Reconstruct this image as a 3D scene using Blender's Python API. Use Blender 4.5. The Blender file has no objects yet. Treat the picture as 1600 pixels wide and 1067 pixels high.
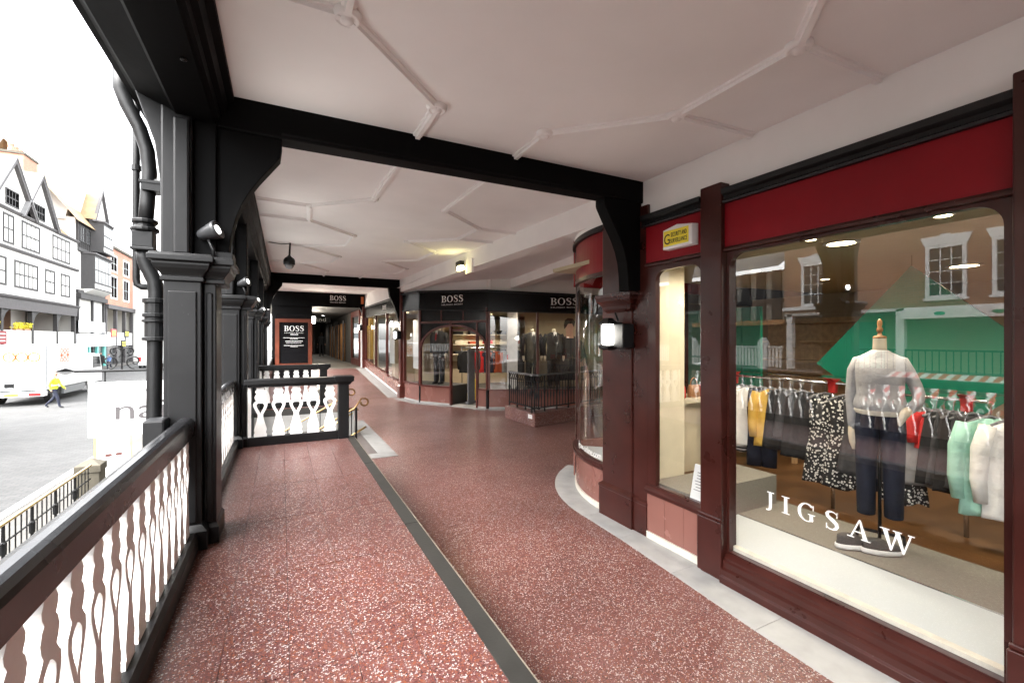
import bpy, math, random
from mathutils import Vector, Matrix
R = math.radians
random.seed(7)
S = bpy.context.scene
COL = S.collection

# ------------------------------------------------------------------ camera, sky, sun, exposure
TH = math.atan(360 / 705)
cd = bpy.data.cameras.new('camera'); cam = bpy.data.objects.new('camera', cd); COL.objects.link(cam)
cam.location = (0, 0, 1.72); cam.rotation_euler = (R(90), 0, -TH)
cd.sensor_width = 36; cd.lens = 705 / 1600 * 36; cd.shift_y = -3.5 / 1600
cd.clip_start = .03; cd.clip_end = 4000
S.camera = cam
W_ = bpy.data.worlds.new('World'); S.world = W_; W_.use_nodes = True
nt = W_.node_tree; bg = nt.nodes['Background']
sky = nt.nodes.new('ShaderNodeTexSky'); sky.sky_type = 'NISHITA'; sky.sun_disc = False
SUN_EL, SUN_AZ = 55, 240
sky.sun_elevation = R(SUN_EL); sky.sun_rotation = R(SUN_AZ); sky.dust_density = 4; sky.air_density = 1.2
hs = nt.nodes.new('ShaderNodeHueSaturation'); hs.inputs['Saturation'].default_value = .12
nt.links.new(sky.outputs[0], hs.inputs['Color']); nt.links.new(hs.outputs[0], bg.inputs['Color'])
bg.inputs['Strength'].default_value = .15
sl = bpy.data.lights.new('sun', 'SUN'); so = bpy.data.objects.new('sun', sl); COL.objects.link(so)
sl.energy = .5; sl.angle = R(60); sl.color = (1, .98, .95)
az, el = R(SUN_AZ), R(SUN_EL)
d_ = Vector((math.sin(az) * math.cos(el), math.cos(az) * math.cos(el), math.sin(el)))
so.rotation_euler = (-d_).to_track_quat('-Z', 'Y').to_euler(); so.location = (-8, -5, 30)
S.view_settings.view_transform = 'Standard'; S.view_settings.look = 'None'
S.view_settings.gamma = 1; S.view_settings.use_curve_mapping = False
S.view_settings.exposure = 3.6
S.render.engine = 'CYCLES'
cy = S.cycles
cy.use_denoising = True; cy.denoiser = 'OPENIMAGEDENOISE'
cy.max_bounces = 9; cy.diffuse_bounces = 5; cy.glossy_bounces = 4; cy.transparent_max_bounces = 12; cy.transmission_bounces = 4
cy.sample_clamp_indirect = 8; cy.caustics_reflective = False; cy.caustics_refractive = False

# ------------------------------------------------------------------ materials
M = {}
def _pos(nt):
    g = nt.nodes.new('ShaderNodeNewGeometry'); return g.outputs['Position']
def mat(name, col, rough=.5, metal=0, var=.1, nscale=6, bump=0, bscale=80, spec=.5, coat=0, emit=0, bdist=.004, chips=None, chip_at=.7):
    m = bpy.data.materials.new(name); m.use_nodes = True; nt = m.node_tree
    b = nt.nodes['Principled BSDF']; L = nt.links
    b.inputs['Base Color'].default_value = (*col, 1); b.inputs['Roughness'].default_value = rough
    b.inputs['Metallic'].default_value = metal; b.inputs['Specular IOR Level'].default_value = spec
    b.inputs['Coat Weight'].default_value = coat; b.inputs['Coat Roughness'].default_value = .12
    p = _pos(nt)
    if var:
        n = nt.nodes.new('ShaderNodeTexNoise'); n.inputs['Scale'].default_value = nscale; n.inputs['Detail'].default_value = 5
        L.new(p, n.inputs['Vector'])
        mr = nt.nodes.new('ShaderNodeMapRange'); mr.inputs['From Min'].default_value = .3; mr.inputs['From Max'].default_value = .7
        mr.inputs['To Min'].default_value = 1 - var; mr.inputs['To Max'].default_value = 1 + var
        L.new(n.outputs['Fac'], mr.inputs['Value'])
        mx = nt.nodes.new('ShaderNodeVectorMath'); mx.operation = 'SCALE'; mx.inputs[0].default_value = col
        L.new(mr.outputs[0], mx.inputs['Scale']); L.new(mx.outputs[0], b.inputs['Base Color'])
        mr2 = nt.nodes.new('ShaderNodeMapRange'); mr2.inputs['To Min'].default_value = max(.05, rough - .1); mr2.inputs['To Max'].default_value = min(1, rough + .1)
        L.new(n.outputs['Fac'], mr2.inputs['Value']); L.new(mr2.outputs[0], b.inputs['Roughness'])
    if bump:
        n2 = nt.nodes.new('ShaderNodeTexNoise'); n2.inputs['Scale'].default_value = bscale; n2.inputs['Detail'].default_value = 4
        L.new(p, n2.inputs['Vector'])
        bp = nt.nodes.new('ShaderNodeBump'); bp.inputs['Strength'].default_value = bump; bp.inputs['Distance'].default_value = bdist
        L.new(n2.outputs['Fac'], bp.inputs['Height']); L.new(bp.outputs[0], b.inputs['Normal'])
    if chips and var:
        # small chips and scuffs in the paint, clustered
        na = nt.nodes.new('ShaderNodeTexNoise'); na.inputs['Scale'].default_value = 38; na.inputs['Detail'].default_value = 6; na.inputs['Roughness'].default_value = .7; L.new(p, na.inputs['Vector'])
        nb = nt.nodes.new('ShaderNodeTexNoise'); nb.inputs['Scale'].default_value = 2.3; nb.inputs['Detail'].default_value = 3; L.new(p, nb.inputs['Vector'])
        ad = nt.nodes.new('ShaderNodeMath'); ad.operation = 'MULTIPLY_ADD'; ad.inputs[1].default_value = .35; L.new(nb.outputs['Fac'], ad.inputs[0]); L.new(na.outputs['Fac'], ad.inputs[2])
        gt = nt.nodes.new('ShaderNodeMapRange'); gt.inputs['From Min'].default_value = chip_at + .17; gt.inputs['From Max'].default_value = chip_at + .2; L.new(ad.outputs[0], gt.inputs['Value'])
        mc = nt.nodes.new('ShaderNodeMix'); mc.data_type = 'RGBA'; L.new(gt.outputs[0], mc.inputs['Factor']); L.new(mx.outputs[0], mc.inputs[6]); mc.inputs[7].default_value = (*chips, 1); L.new(mc.outputs[2], b.inputs['Base Color'])
    if emit:
        b.inputs['Emission Color'].default_value = (*col, 1); b.inputs['Emission Strength'].default_value = emit
    M[name] = m; return m
def ramp(nt, pts, interp='CONSTANT'):
    r = nt.nodes.new('ShaderNodeValToRGB'); r.color_ramp.interpolation = interp
    e = r.color_ramp.elements
    while len(e) < len(pts): e.new(.5)
    for k, (p, c) in enumerate(pts): e[k].position = p; e[k].color = (*c, 1)
    return r
def terrazzo(name, scale, matrix, chips, rough):
    m = mat(name, matrix, rough, var=0); nt = m.node_tree; L = nt.links; b = nt.nodes['Principled BSDF']; p = _pos(nt); b.inputs['Specular IOR Level'].default_value = .35
    def layer(sc, edge, chips=chips):
        # warp slightly so that the chips are not regular
        v = nt.nodes.new('ShaderNodeTexVoronoi'); v.inputs['Scale'].default_value = sc
        ve = nt.nodes.new('ShaderNodeTexVoronoi'); ve.feature = 'DISTANCE_TO_EDGE'; ve.inputs['Scale'].default_value = sc
        L.new(p, v.inputs['Vector']); L.new(p, ve.inputs['Vector'])
        sp = nt.nodes.new('ShaderNodeSeparateColor'); L.new(v.outputs['Color'], sp.inputs[0])
        r = ramp(nt, chips); L.new(sp.outputs[0], r.inputs[0])
        # some cells hold a large chip, some a small one
        th = nt.nodes.new('ShaderNodeMapRange'); th.inputs['To Min'].default_value = edge * .5; th.inputs['To Max'].default_value = edge * 2.6
        L.new(sp.outputs[1], th.inputs['Value'])
        g = nt.nodes.new('ShaderNodeMath'); g.operation = 'GREATER_THAN'; L.new(ve.outputs['Distance'], g.inputs[0]); L.new(th.outputs[0], g.inputs[1])
        return r.outputs[0], g.outputs[0]
    c1, f1 = layer(scale, .09); c2, f2 = layer(scale * 2.1, .1, chips[1:] and [(0, chips[1][1])] + chips[2:])
    n = nt.nodes.new('ShaderNodeTexNoise'); n.inputs['Scale'].default_value = 1.3; n.inputs['Detail'].default_value = 6; L.new(p, n.inputs['Vector'])
    mm = ramp(nt, [(.3, tuple(x * .8 for x in matrix)), (.7, tuple(x * 1.15 for x in matrix))], 'LINEAR'); L.new(n.outputs['Fac'], mm.inputs[0])
    a = nt.nodes.new('ShaderNodeMix'); a.data_type = 'RGBA'; L.new(f2, a.inputs['Factor']); L.new(mm.outputs[0], a.inputs[6]); L.new(c2, a.inputs[7])
    a2 = nt.nodes.new('ShaderNodeMix'); a2.data_type = 'RGBA'; L.new(f1, a2.inputs['Factor']); L.new(a.outputs[2], a2.inputs[6]); L.new(c1, a2.inputs[7])
    # worn, dirtier patches
    n3 = nt.nodes.new('ShaderNodeTexNoise'); n3.inputs['Scale'].default_value = .7; n3.inputs['Detail'].default_value = 8; n3.inputs['Roughness'].default_value = .65; L.new(p, n3.inputs['Vector'])
    mr = nt.nodes.new('ShaderNodeMapRange'); mr.inputs['From Min'].default_value = .3; mr.inputs['From Max'].default_value = .7; mr.inputs['To Min'].default_value = .68; mr.inputs['To Max'].default_value = 1.14; L.new(n3.outputs['Fac'], mr.inputs['Value'])
    sc_ = nt.nodes.new('ShaderNodeVectorMath'); sc_.operation = 'SCALE'; L.new(a2.outputs[2], sc_.inputs[0]); L.new(mr.outputs[0], sc_.inputs['Scale'])
    # trodden-in dark spots, sparse and of different sizes
    gv = nt.nodes.new('ShaderNodeTexVoronoi'); gv.inputs['Scale'].default_value = 2.6; L.new(p, gv.inputs['Vector'])
    gs = nt.nodes.new('ShaderNodeSeparateColor'); L.new(gv.outputs['Color'], gs.inputs[0])
    gr = nt.nodes.new('ShaderNodeMapRange'); gr.inputs['To Min'].default_value = -.02; gr.inputs['To Max'].default_value = .038; L.new(gs.outputs[0], gr.inputs['Value'])
    gl_ = nt.nodes.new('ShaderNodeMath'); gl_.operation = 'LESS_THAN'; L.new(gv.outputs['Distance'], gl_.inputs[0]); L.new(gr.outputs[0], gl_.inputs[1])
    gm = nt.nodes.new('ShaderNodeMix'); gm.data_type = 'RGBA'; L.new(gl_.outputs[0], gm.inputs['Factor']); L.new(sc_.outputs[0], gm.inputs[6]); gm.inputs[7].default_value = (.05, .035, .032, 1)
    L.new(gm.outputs[2], b.inputs['Base Color'])
    mr2 = nt.nodes.new('ShaderNodeMapRange'); mr2.inputs['To Min'].default_value = rough + .12; mr2.inputs['To Max'].default_value = rough - .1; L.new(n3.outputs['Fac'], mr2.inputs['Value']); L.new(mr2.outputs[0], b.inputs['Roughness'])
    return m
def bricks(name, c1, c2, mortar, axis='x', w=.23, h=.075, rough=.85):
    m = mat(name, c1, rough, var=0); nt = m.node_tree; L = nt.links; b = nt.nodes['Principled BSDF']; p = _pos(nt)
    sx = nt.nodes.new('ShaderNodeSeparateXYZ'); L.new(p, sx.inputs[0]); cx = nt.nodes.new('ShaderNodeCombineXYZ')
    if axis == 'x': L.new(sx.outputs['Y'], cx.inputs['X']); L.new(sx.outputs['Z'], cx.inputs['Y'])
    else: L.new(sx.outputs['X'], cx.inputs['X']); L.new(sx.outputs['Y' if axis == 'z' else 'Z'], cx.inputs['Y'])
    t = nt.nodes.new('ShaderNodeTexBrick'); t.inputs['Scale'].default_value = 1
    t.inputs['Brick Width'].default_value = w; t.inputs['Row Height'].default_value = h; t.inputs['Mortar Size'].default_value = .008; t.inputs['Mortar Smooth'].default_value = .3
    t.inputs['Color1'].default_value = (*c1, 1); t.inputs['Color2'].default_value = (*c2, 1); t.inputs['Mortar'].default_value = (*mortar, 1)
    L.new(cx.outputs[0], t.inputs['Vector'])
    n = nt.nodes.new('ShaderNodeTexNoise'); n.inputs['Scale'].default_value = .8; n.inputs['Detail'].default_value = 8; L.new(p, n.inputs['Vector'])
    mr = nt.nodes.new('ShaderNodeMapRange'); mr.inputs['To Min'].default_value = .7; mr.inputs['To Max'].default_value = 1.3; L.new(n.outputs['Fac'], mr.inputs['Value'])
    s_ = nt.nodes.new('ShaderNodeVectorMath'); s_.operation = 'SCALE'; L.new(t.outputs['Color'], s_.inputs[0]); L.new(mr.outputs[0], s_.inputs['Scale']); L.new(s_.outputs[0], b.inputs['Base Color'])
    bp = nt.nodes.new('ShaderNodeBump'); bp.invert = True; bp.inputs['Distance'].default_value = .006; L.new(t.outputs['Fac'], bp.inputs['Height']); L.new(bp.outputs[0], b.inputs['Normal'])
    return m
def glass(name, tint=(.95, .96, .95), refl=.135):
    m = bpy.data.materials.new(name); m.use_nodes = True; nt = m.node_tree; L = nt.links
    nt.nodes.remove(nt.nodes['Principled BSDF']); out = nt.nodes['Material Output']
    t = nt.nodes.new('ShaderNodeBsdfTransparent'); t.inputs[0].default_value = (*tint, 1)
    g = nt.nodes.new('ShaderNodeBsdfGlossy'); g.inputs['Roughness'].default_value = .0
    # reflectance of both faces of a pane, the same from either side: f0 + (1 - f0) (1 - cos)^5
    ge = nt.nodes.new('ShaderNodeNewGeometry')
    def mth(op, a, b=None):
        q = nt.nodes.new('ShaderNodeMath'); q.operation = op
        for i, x in enumerate((a, b)):
            if x is None: continue
            if isinstance(x, (int, float)): q.inputs[i].default_value = x
            else: L.new(x, q.inputs[i])
        return q.outputs[0]
    dt = nt.nodes.new('ShaderNodeVectorMath'); dt.operation = 'DOT_PRODUCT'; L.new(ge.outputs['Normal'], dt.inputs[0]); L.new(ge.outputs['Incoming'], dt.inputs[1])
    f0 = refl; k = nt.nodes.new('ShaderNodeMath'); k.operation = 'ADD'; k.use_clamp = True; k.inputs[1].default_value = f0
    L.new(mth('MULTIPLY', mth('POWER', mth('SUBTRACT', 1.0, mth('ABSOLUTE', dt.outputs['Value'])), 5.0), 1 - f0), k.inputs[0])
    mx = nt.nodes.new('ShaderNodeMixShader'); L.new(k.outputs[0], mx.inputs[0]); L.new(t.outputs[0], mx.inputs[1]); L.new(g.outputs[0], mx.inputs[2]); L.new(mx.outputs[0], out.inputs['Surface'])
    M[name] = m; return m
def pattern(name, kind, c1, c2, scale, rough=.8):
    m = mat(name, c1, rough, var=0); nt = m.node_tree; L = nt.links; b = nt.nodes['Principled BSDF']
    tc = nt.nodes.new('ShaderNodeTexCoord'); p = tc.outputs['Object']
    if kind == 'stripe':
        t = nt.nodes.new('ShaderNodeTexWave'); t.bands_direction = 'Z'; t.inputs['Scale'].default_value = scale; L.new(p, t.inputs['Vector']); f = t.outputs['Fac']
        r = ramp(nt, [(0, c1), (.5, c2)])
    elif kind == 'stripe_y':
        t = nt.nodes.new('ShaderNodeTexWave'); t.bands_direction = 'Y'; t.inputs['Scale'].default_value = scale; L.new(p, t.inputs['Vector']); f = t.outputs['Fac']
        r = ramp(nt, [(0, c1), (.5, c2)])
    else:
        t = nt.nodes.new('ShaderNodeTexVoronoi'); t.inputs['Scale'].default_value = scale; L.new(p, t.inputs['Vector']); f = t.outputs['Distance']
        r = ramp(nt, [(0, c1), (.12, c2), (.38, c1)])
    L.new(f, r.inputs[0]); L.new(r.outputs[0], b.inputs['Base Color'])
    return m
mat('black_paint', (.0055, .0055, .006), .42, var=.3, nscale=3, bump=.2, bscale=18, spec=.3, chips=(.03, .03, .03))
mat('black_matte', (.0035, .0035, .0037), .6, var=.25, nscale=3, bump=.15, bscale=25, spec=.06)
mat('black_gloss', (.006, .006, .007), .26, var=.3, nscale=5, bump=.12, bscale=22, spec=.42, coat=.0, chips=(.06, .055, .05))
mat('iron', (.006, .0062, .0066), .45, bump=.2, bscale=30, spec=.3)
mat('white_paint', (.80, .79, .77), .5, var=.07, nscale=9, bump=.2, bscale=25, chips=(.3, .27, .24), chip_at=.74)
mat('ceiling_white', (.82, .81, .80), .8, var=.06, nscale=1.1, bump=.2, bscale=10, chips=(.4, .37, .34), chip_at=.79)
mat('wall_white', (.86, .845, .83), .75, var=.04, nscale=2, bump=.1, bscale=20)
mat('oxblood', (.040, .009, .0065), .3, var=.25, nscale=4, bump=.12, bscale=16, spec=.35, coat=.1, chips=(.3, .25, .22), chip_at=.74)
mat('red_wood', (.10, .022, .016), .35, var=.2, nscale=5, bump=.05)
mat('fascia_red', (.21, .005, .011), .4, var=.16, nscale=1.6, spec=.2, bump=.1, bscale=8)
mat('pink_tile', (.22, .095, .075), .25, var=.05, nscale=3)
mat('pale_stone', (.36, .355, .34), .6, var=.12, nscale=7, bump=.2, bscale=60)
mat('kerb_dark', (.017, .016, .0135), .6, var=.3, nscale=7, bump=.15, bscale=90)
mat('slate_dark', (.10, .085, .08), .5, var=.2, nscale=9, bump=.2)
mat('skirting', (.62, .58, .50), .6, var=.15, nscale=12)
mat('brass', (.55, .40, .18), .3, metal=1, var=.1)
mat('bronze', (.25, .15, .07), .35, metal=1, var=.1)
mat('chrome', (.6, .6, .6), .2, metal=1, var=0)
mat('cream', (.66, .59, .44), .7, var=.05)
mat('shop_wall', (.34, .27, .18), .8, var=.06)
mat('shop_dark', (.05, .045, .04), .7, var=.1)
mat('shop_ceiling', (.42, .37, .25), .8, var=.03)
mat('carpet', (.19, .178, .148), .95, var=.1, nscale=60, bump=.3, bscale=300)
mat('wood_floor', (.10, .045, .014), .4, var=.25, nscale=5)
mat('wood', (.33, .15, .05), .45, var=.25, nscale=8)
mat('light_wood', (.5, .33, .17), .45, var=.2, nscale=12)
mat('white_board', (.74, .75, .75), .4, var=.02)
mat('plinth_white', (.50, .54, .56), .5, var=.02)
mat('paper', (.8, .8, .79), .7, var=.02)
mat('black_flat', (.006, .006, .007), .22, var=0, spec=.25)
mat('mahogany', (.15, .035, .015), .4, var=.2, nscale=8)
mat('faint_letter', (.066, .06, .062), .6, var=0)
mat('faint_red', (.11, .04, .035), .6, var=0)
mat('kerb_edge', (.2, .17, .13), .5, var=.3, nscale=20)
mat('letter_white', (.82, .82, .80), .5, var=0)
mat('letter_silver', (.85, .85, .84), .4, var=0)
mat('letter_black', (.01, .01, .01), .5, var=0)
mat('yellow', (.75, .52, .02), .5, var=.05)
mat('alarm_yellow', (.85, .72, .05), .5, var=0)
mat('orange', (.5, .12, .02), .5, var=0)
mat('green_panel', (.0, .17, .10), .4, var=.08, nscale=2)
mat('teal', (.15, .5, .45), .5, var=.05)
mat('navy', (.011, .014, .03), .85, var=.2, nscale=20, bump=.6, bscale=14, bdist=.02)
mat('black_cloth', (.012, .012, .014), .9, var=.2, nscale=20, bump=.6, bscale=14, bdist=.02)
mat('suit_grey', (.045, .045, .05), .9, var=.2, nscale=30, bump=.6, bscale=14, bdist=.02)
mat('cloth_white', (.75, .74, .72), .85, var=.06, nscale=9, bump=.7, bscale=11, bdist=.025)
mat('cloth_mint', (.35, .62, .52), .85, var=.08, nscale=9, bump=.7, bscale=11, bdist=.025)
mat('cloth_mustard', (.62, .38, .07), .85, var=.08, nscale=9, bump=.7, bscale=11, bdist=.025)
mat('cloth_green', (.02, .36, .2), .85, var=.08, nscale=9, bump=.7, bscale=11, bdist=.025)
mat('cloth_red', (.5, .02, .02), .85, var=.08, nscale=9, bump=.7, bscale=11, bdist=.025)
mat('cloth_orange', (.32, .06, .02), .85, var=.08, nscale=9, bump=.7, bscale=11, bdist=.025)
mat('cloth_grey', (.20, .20, .21), .85, var=.1, nscale=9, bump=.7, bscale=11, bdist=.025)
mat('knit_grey', (.40, .40, .41), .9, var=.08, nscale=30, bump=.5, bscale=13, bdist=.02)
mat('knit_trim', (.68, .64, .56), .9, var=.05)
mat('mannequin_skin', (.62, .54, .42), .5, var=.03)
mat('skin', (.45, .25, .18), .6, var=.05)
mat('hair', (.02, .014, .01), .7, var=.1)
mat('hivis', (.65, .80, .04), .7, var=.05)
mat('shoe_dark', (.06, .06, .055), .8, var=.2)
mat('rubber', (.015, .015, .015), .8)
mat('lamp_shade', (.035, .036, .038), .35, var=.1, spec=.4)
mat('slab_pale', (.25, .245, .235), .6, var=.12, nscale=7)
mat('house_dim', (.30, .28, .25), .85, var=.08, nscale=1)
mat('grey_metal', (.25, .26, .27), .4, metal=.6)
mat('roof_tile', (.30, .20, .11), .85, var=.25, nscale=2, bump=.4, bscale=9)
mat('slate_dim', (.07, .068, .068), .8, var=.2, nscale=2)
mat('roof_slate', (.19, .188, .19), .8, var=.2, nscale=2)
mat('render_white', (.62, .61, .58), .85, var=.06, nscale=.7)
mat('timber_dark', (.03, .028, .028), .7, var=.2)
mat('timber_grey', (.07, .065, .066), .7, var=.2)
mat('window_dark', (.045, .048, .05), .25, var=.3, nscale=.8, spec=.35)
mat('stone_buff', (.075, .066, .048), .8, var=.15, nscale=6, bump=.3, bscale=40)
mat('tail_red', (.6, .02, .02), .3, var=0)
mat('grey_floor', (.13, .12, .105), .5, var=.2, nscale=3)
mat('flower_yellow', (.7, .6, .05), .8)
mat('blue_cloth', (.12, .2, .4), .8)
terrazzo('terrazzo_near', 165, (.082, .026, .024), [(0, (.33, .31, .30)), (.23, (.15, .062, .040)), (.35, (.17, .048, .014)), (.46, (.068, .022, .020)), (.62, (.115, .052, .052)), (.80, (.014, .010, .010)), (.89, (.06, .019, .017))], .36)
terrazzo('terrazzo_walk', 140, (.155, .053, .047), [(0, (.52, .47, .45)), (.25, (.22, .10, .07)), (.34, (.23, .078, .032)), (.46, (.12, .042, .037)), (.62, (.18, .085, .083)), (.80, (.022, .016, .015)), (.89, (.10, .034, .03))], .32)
bricks('brick_red', (.42, .22, .13), (.33, .165, .10), (.38, .33, .28))
bricks('brick_bright', (.46, .20, .12), (.38, .16, .10), (.4, .33, .28))
bricks('setts', (.062, .0615, .061), (.048, .048, .0475), (.03, .03, .0295), axis='z', w=.24, h=.14)
bricks('flags', (.09, .084, .075), (.075, .07, .064), (.055, .052, .05), axis='z', w=.9, h=.6)
glass('glass')
mat('lamp_white', (1, .97, .9), .5, var=0, emit=4)
mat('lamp_spot', (1, .97, .92), .5, var=0, emit=1.3)
mat('lamp_warm', (1, .78, .45), .5, var=0, emit=5)
mat('lamp_yellow', (1, .9, .35), .5, var=0, emit=2.5)
pattern('stripes_bw', 'stripe', (.7, .7, .68), (.02, .02, .025), 9)
pattern('floral', 'spots', (.012, .012, .014), (.72, .71, .68), 40)
pattern('awning_stripes', 'stripe_y', (.62, .05, .05), (.8, .76, .72), 1.1)

# ------------------------------------------------------------------ mesh builder
WL = {}
class MB:
    def __init__(s): s.v = []; s.f = []; s.mi = []; s.m = 0
    def add(s, vs, fs):
        o = len(s.v); s.v += [tuple(p) for p in vs]; s.f += [tuple(i + o for i in f) for f in fs]; s.mi += [s.m] * len(fs); return s
    def box(s, x0, x1, y0, y1, z0, z1):
        x0, x1 = min(x0, x1), max(x0, x1); y0, y1 = min(y0, y1), max(y0, y1); z0, z1 = min(z0, z1), max(z0, z1)
        return s.add([(x0,y0,z0),(x1,y0,z0),(x1,y1,z0),(x0,y1,z0),(x0,y0,z1),(x1,y0,z1),(x1,y1,z1),(x0,y1,z1)],
                     [(0,3,2,1),(4,5,6,7),(0,1,5,4),(1,2,6,5),(2,3,7,6),(3,0,4,7)])
    def quad(s, a, b, c, d): return s.add([a, b, c, d], [(0,1,2,3)])
    def prism(s, poly, a, b, axis='y'):
        """polygon of pairs, extruded from a to b along axis (pairs are the other two axes in xyz order)"""
        n = len(poly)
        ins = {'x': lambda p, t: (t, p[0], p[1]), 'y': lambda p, t: (p[0], t, p[1]), 'z': lambda p, t: (p[0], p[1], t)}[axis]
        return s.add([ins(p, a) for p in poly] + [ins(p, b) for p in poly],
                     [tuple(range(n)), tuple(range(2*n-1, n-1, -1))] + [(i, i+n, (i+1) % n + n, (i+1) % n) for i in range(n)])
    def strip(s, A, B, closed=False):
        n = len(A); k = n if closed else n - 1
        return s.add(list(A) + list(B), [(i, (i+1) % n, (i+1) % n + n, i + n) for i in range(k)])
    def loft(s, rings, cap=True, closed=True):
        n = len(rings[0]); vs = [p for r in rings for p in r]; fs = []
        for k in range(len(rings) - 1):
            for i in range(n if closed else n - 1):
                j = (i+1) % n; fs.append((k*n+i, k*n+j, (k+1)*n+j, (k+1)*n+i))
        if cap: fs += [tuple(range(n-1, -1, -1)), tuple((len(rings)-1)*n + i for i in range(n))]
        return s.add(vs, fs)
    def frame_loft(s, x0, x1, y0, y1, prof):
        """mouldings round a rectangle: prof is (outward offset, z)"""
        return s.loft([[(x0-o,y0-o,z),(x1+o,y0-o,z),(x1+o,y1+o,z),(x0-o,y1+o,z)] for o, z in prof])
    def lathe(s, prof, c=(0,0,0), n=16):
        return s.loft([[(c[0]+r*math.cos(2*math.pi*i/n), c[1]+r*math.sin(2*math.pi*i/n), c[2]+z) for i in range(n)] for r, z in prof])
    def ell(s, rings, n=16):
        """(cx, cy, z, rx, ry) rings"""
        return s.loft([[(cx+rx*math.cos(2*math.pi*i/n), cy+ry*math.sin(2*math.pi*i/n), z) for i in range(n)] for cx, cy, z, rx, ry in rings])
    def tube(s, path, r, n=8, cap=True):
        P = [Vector(p) for p in path]; rs = r if isinstance(r, (list, tuple)) else [r] * len(P); rings = []; up = None
        for i, p in enumerate(P):
            t = (P[min(i+1, len(P)-1)] - P[max(i-1, 0)]).normalized()
            if up is None: up = Vector((0,0,1)) if abs(t.z) < .9 else Vector((1,0,0))
            a = t.cross(up).normalized(); b = a.cross(t).normalized(); up = b
            rings.append([tuple(p + (a*math.cos(2*math.pi*k/n) + b*math.sin(2*math.pi*k/n)) * rs[i]) for k in range(n)])
        return s.loft(rings, cap)
    def build(s, name, m, parent=None, local=False, smooth=False, bevel=0, origin=None):
        off = Vector((0,0,0)) if local else (WL.get(parent.name, Vector((0,0,0))) if parent else Vector(origin or (0,0,0)))
        me = bpy.data.meshes.new(name); me.from_pydata([(p[0]-off.x, p[1]-off.y, p[2]-off.z) for p in s.v], [], s.f)
        ms = m if isinstance(m, (list, tuple)) else [m]
        for k in ms: me.materials.append(M[k] if isinstance(k, str) else k)
        if len(ms) > 1: me.polygons.foreach_set('material_index', s.mi)
        if smooth: me.polygons.foreach_set('use_smooth', [True] * len(me.polygons))
        me.update()
        o = bpy.data.objects.new(name, me); COL.objects.link(o)
        if parent: o.parent = parent; WL[o.name] = off
        else: o.location = off; WL[o.name] = off
        if bevel:
            b = o.modifiers.new('bevel', 'BEVEL'); b.width = bevel; b.segments = 2; b.limit_method = 'ANGLE'; b.angle_limit = R(40)
        return o
def tag(o, label=None, cat=None, group=None, kind=None):
    for k, v in (('label', label), ('category', cat), ('group', group), ('kind', kind)):
        if v: o[k] = v
    return o
def T(name, label, cat, loc=(0,0,0), rz=0, group=None):
    o = bpy.data.objects.new(name, None); COL.objects.link(o); o.location = loc; o.rotation_euler = (0,0,rz)
    o.empty_display_size = .1; WL[o.name] = Vector(loc)
    return tag(o, label, cat, group)
def struct(mb, name, m, **k): return tag(mb.build(name, m, **k), kind='structure')
def dup(o, parent=None, loc=None, rz=None):
    c = o.copy(); COL.objects.link(c); c.parent = parent
    if loc is not None: c.location = loc; WL[c.name] = Vector(loc)
    if rz is not None: c.rotation_euler = (0,0,rz)
    for ch in list(o.children): dup(ch, c)
    return c
def inst(o, parent, loc, rot=None):
    """another copy of a piece: shares the mesh"""
    c = o.copy(); COL.objects.link(c); c.parent = parent; c.location = loc
    if rot: c.rotation_euler = rot
    return c
def box(x0, x1, y0, y1, z0, z1): return MB().box(x0, x1, y0, y1, z0, z1)
def arc(cx, cy, r, a0, a1, n): return [(cx + r*math.cos(R(a0+(a1-a0)*i/n)), cy + r*math.sin(R(a0+(a1-a0)*i/n))) for i in range(n+1)]

# ------------------------------------------------------------------ lettering
def ribbon(pts, hw):
    """centre line with half widths -> quad strip as list of polygons"""
    out = []; n = len(pts); L_, R_ = [], []
    for i in range(n):
        a, b = pts[max(i-1,0)], pts[min(i+1,n-1)]; dx, dy = b[0]-a[0], b[1]-a[1]; l = math.hypot(dx, dy) or 1
        w = hw[i] if isinstance(hw, (list, tuple)) else hw
        L_.append((pts[i][0]-dy/l*w, pts[i][1]+dx/l*w)); R_.append((pts[i][0]+dy/l*w, pts[i][1]-dx/l*w))
    for i in range(n-1): out.append([R_[i], R_[i+1], L_[i+1], L_[i]])
    return out
def rect(x0, y0, x1, y1): return [(x0,y0),(x1,y0),(x1,y1),(x0,y1)]
def ringarc(cx, cy, rx, ry, ix, iy, a0, a1, n=16):
    out = []
    for k in range(n):
        a, b = R(a0+(a1-a0)*k/n), R(a0+(a1-a0)*(k+1)/n)
        out.append([(cx+ix*math.cos(a),cy+iy*math.sin(a)),(cx+rx*math.cos(a),cy+ry*math.sin(a)),(cx+rx*math.cos(b),cy+ry*math.sin(b)),(cx+ix*math.cos(b),cy+iy*math.sin(b))])
    return out
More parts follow.
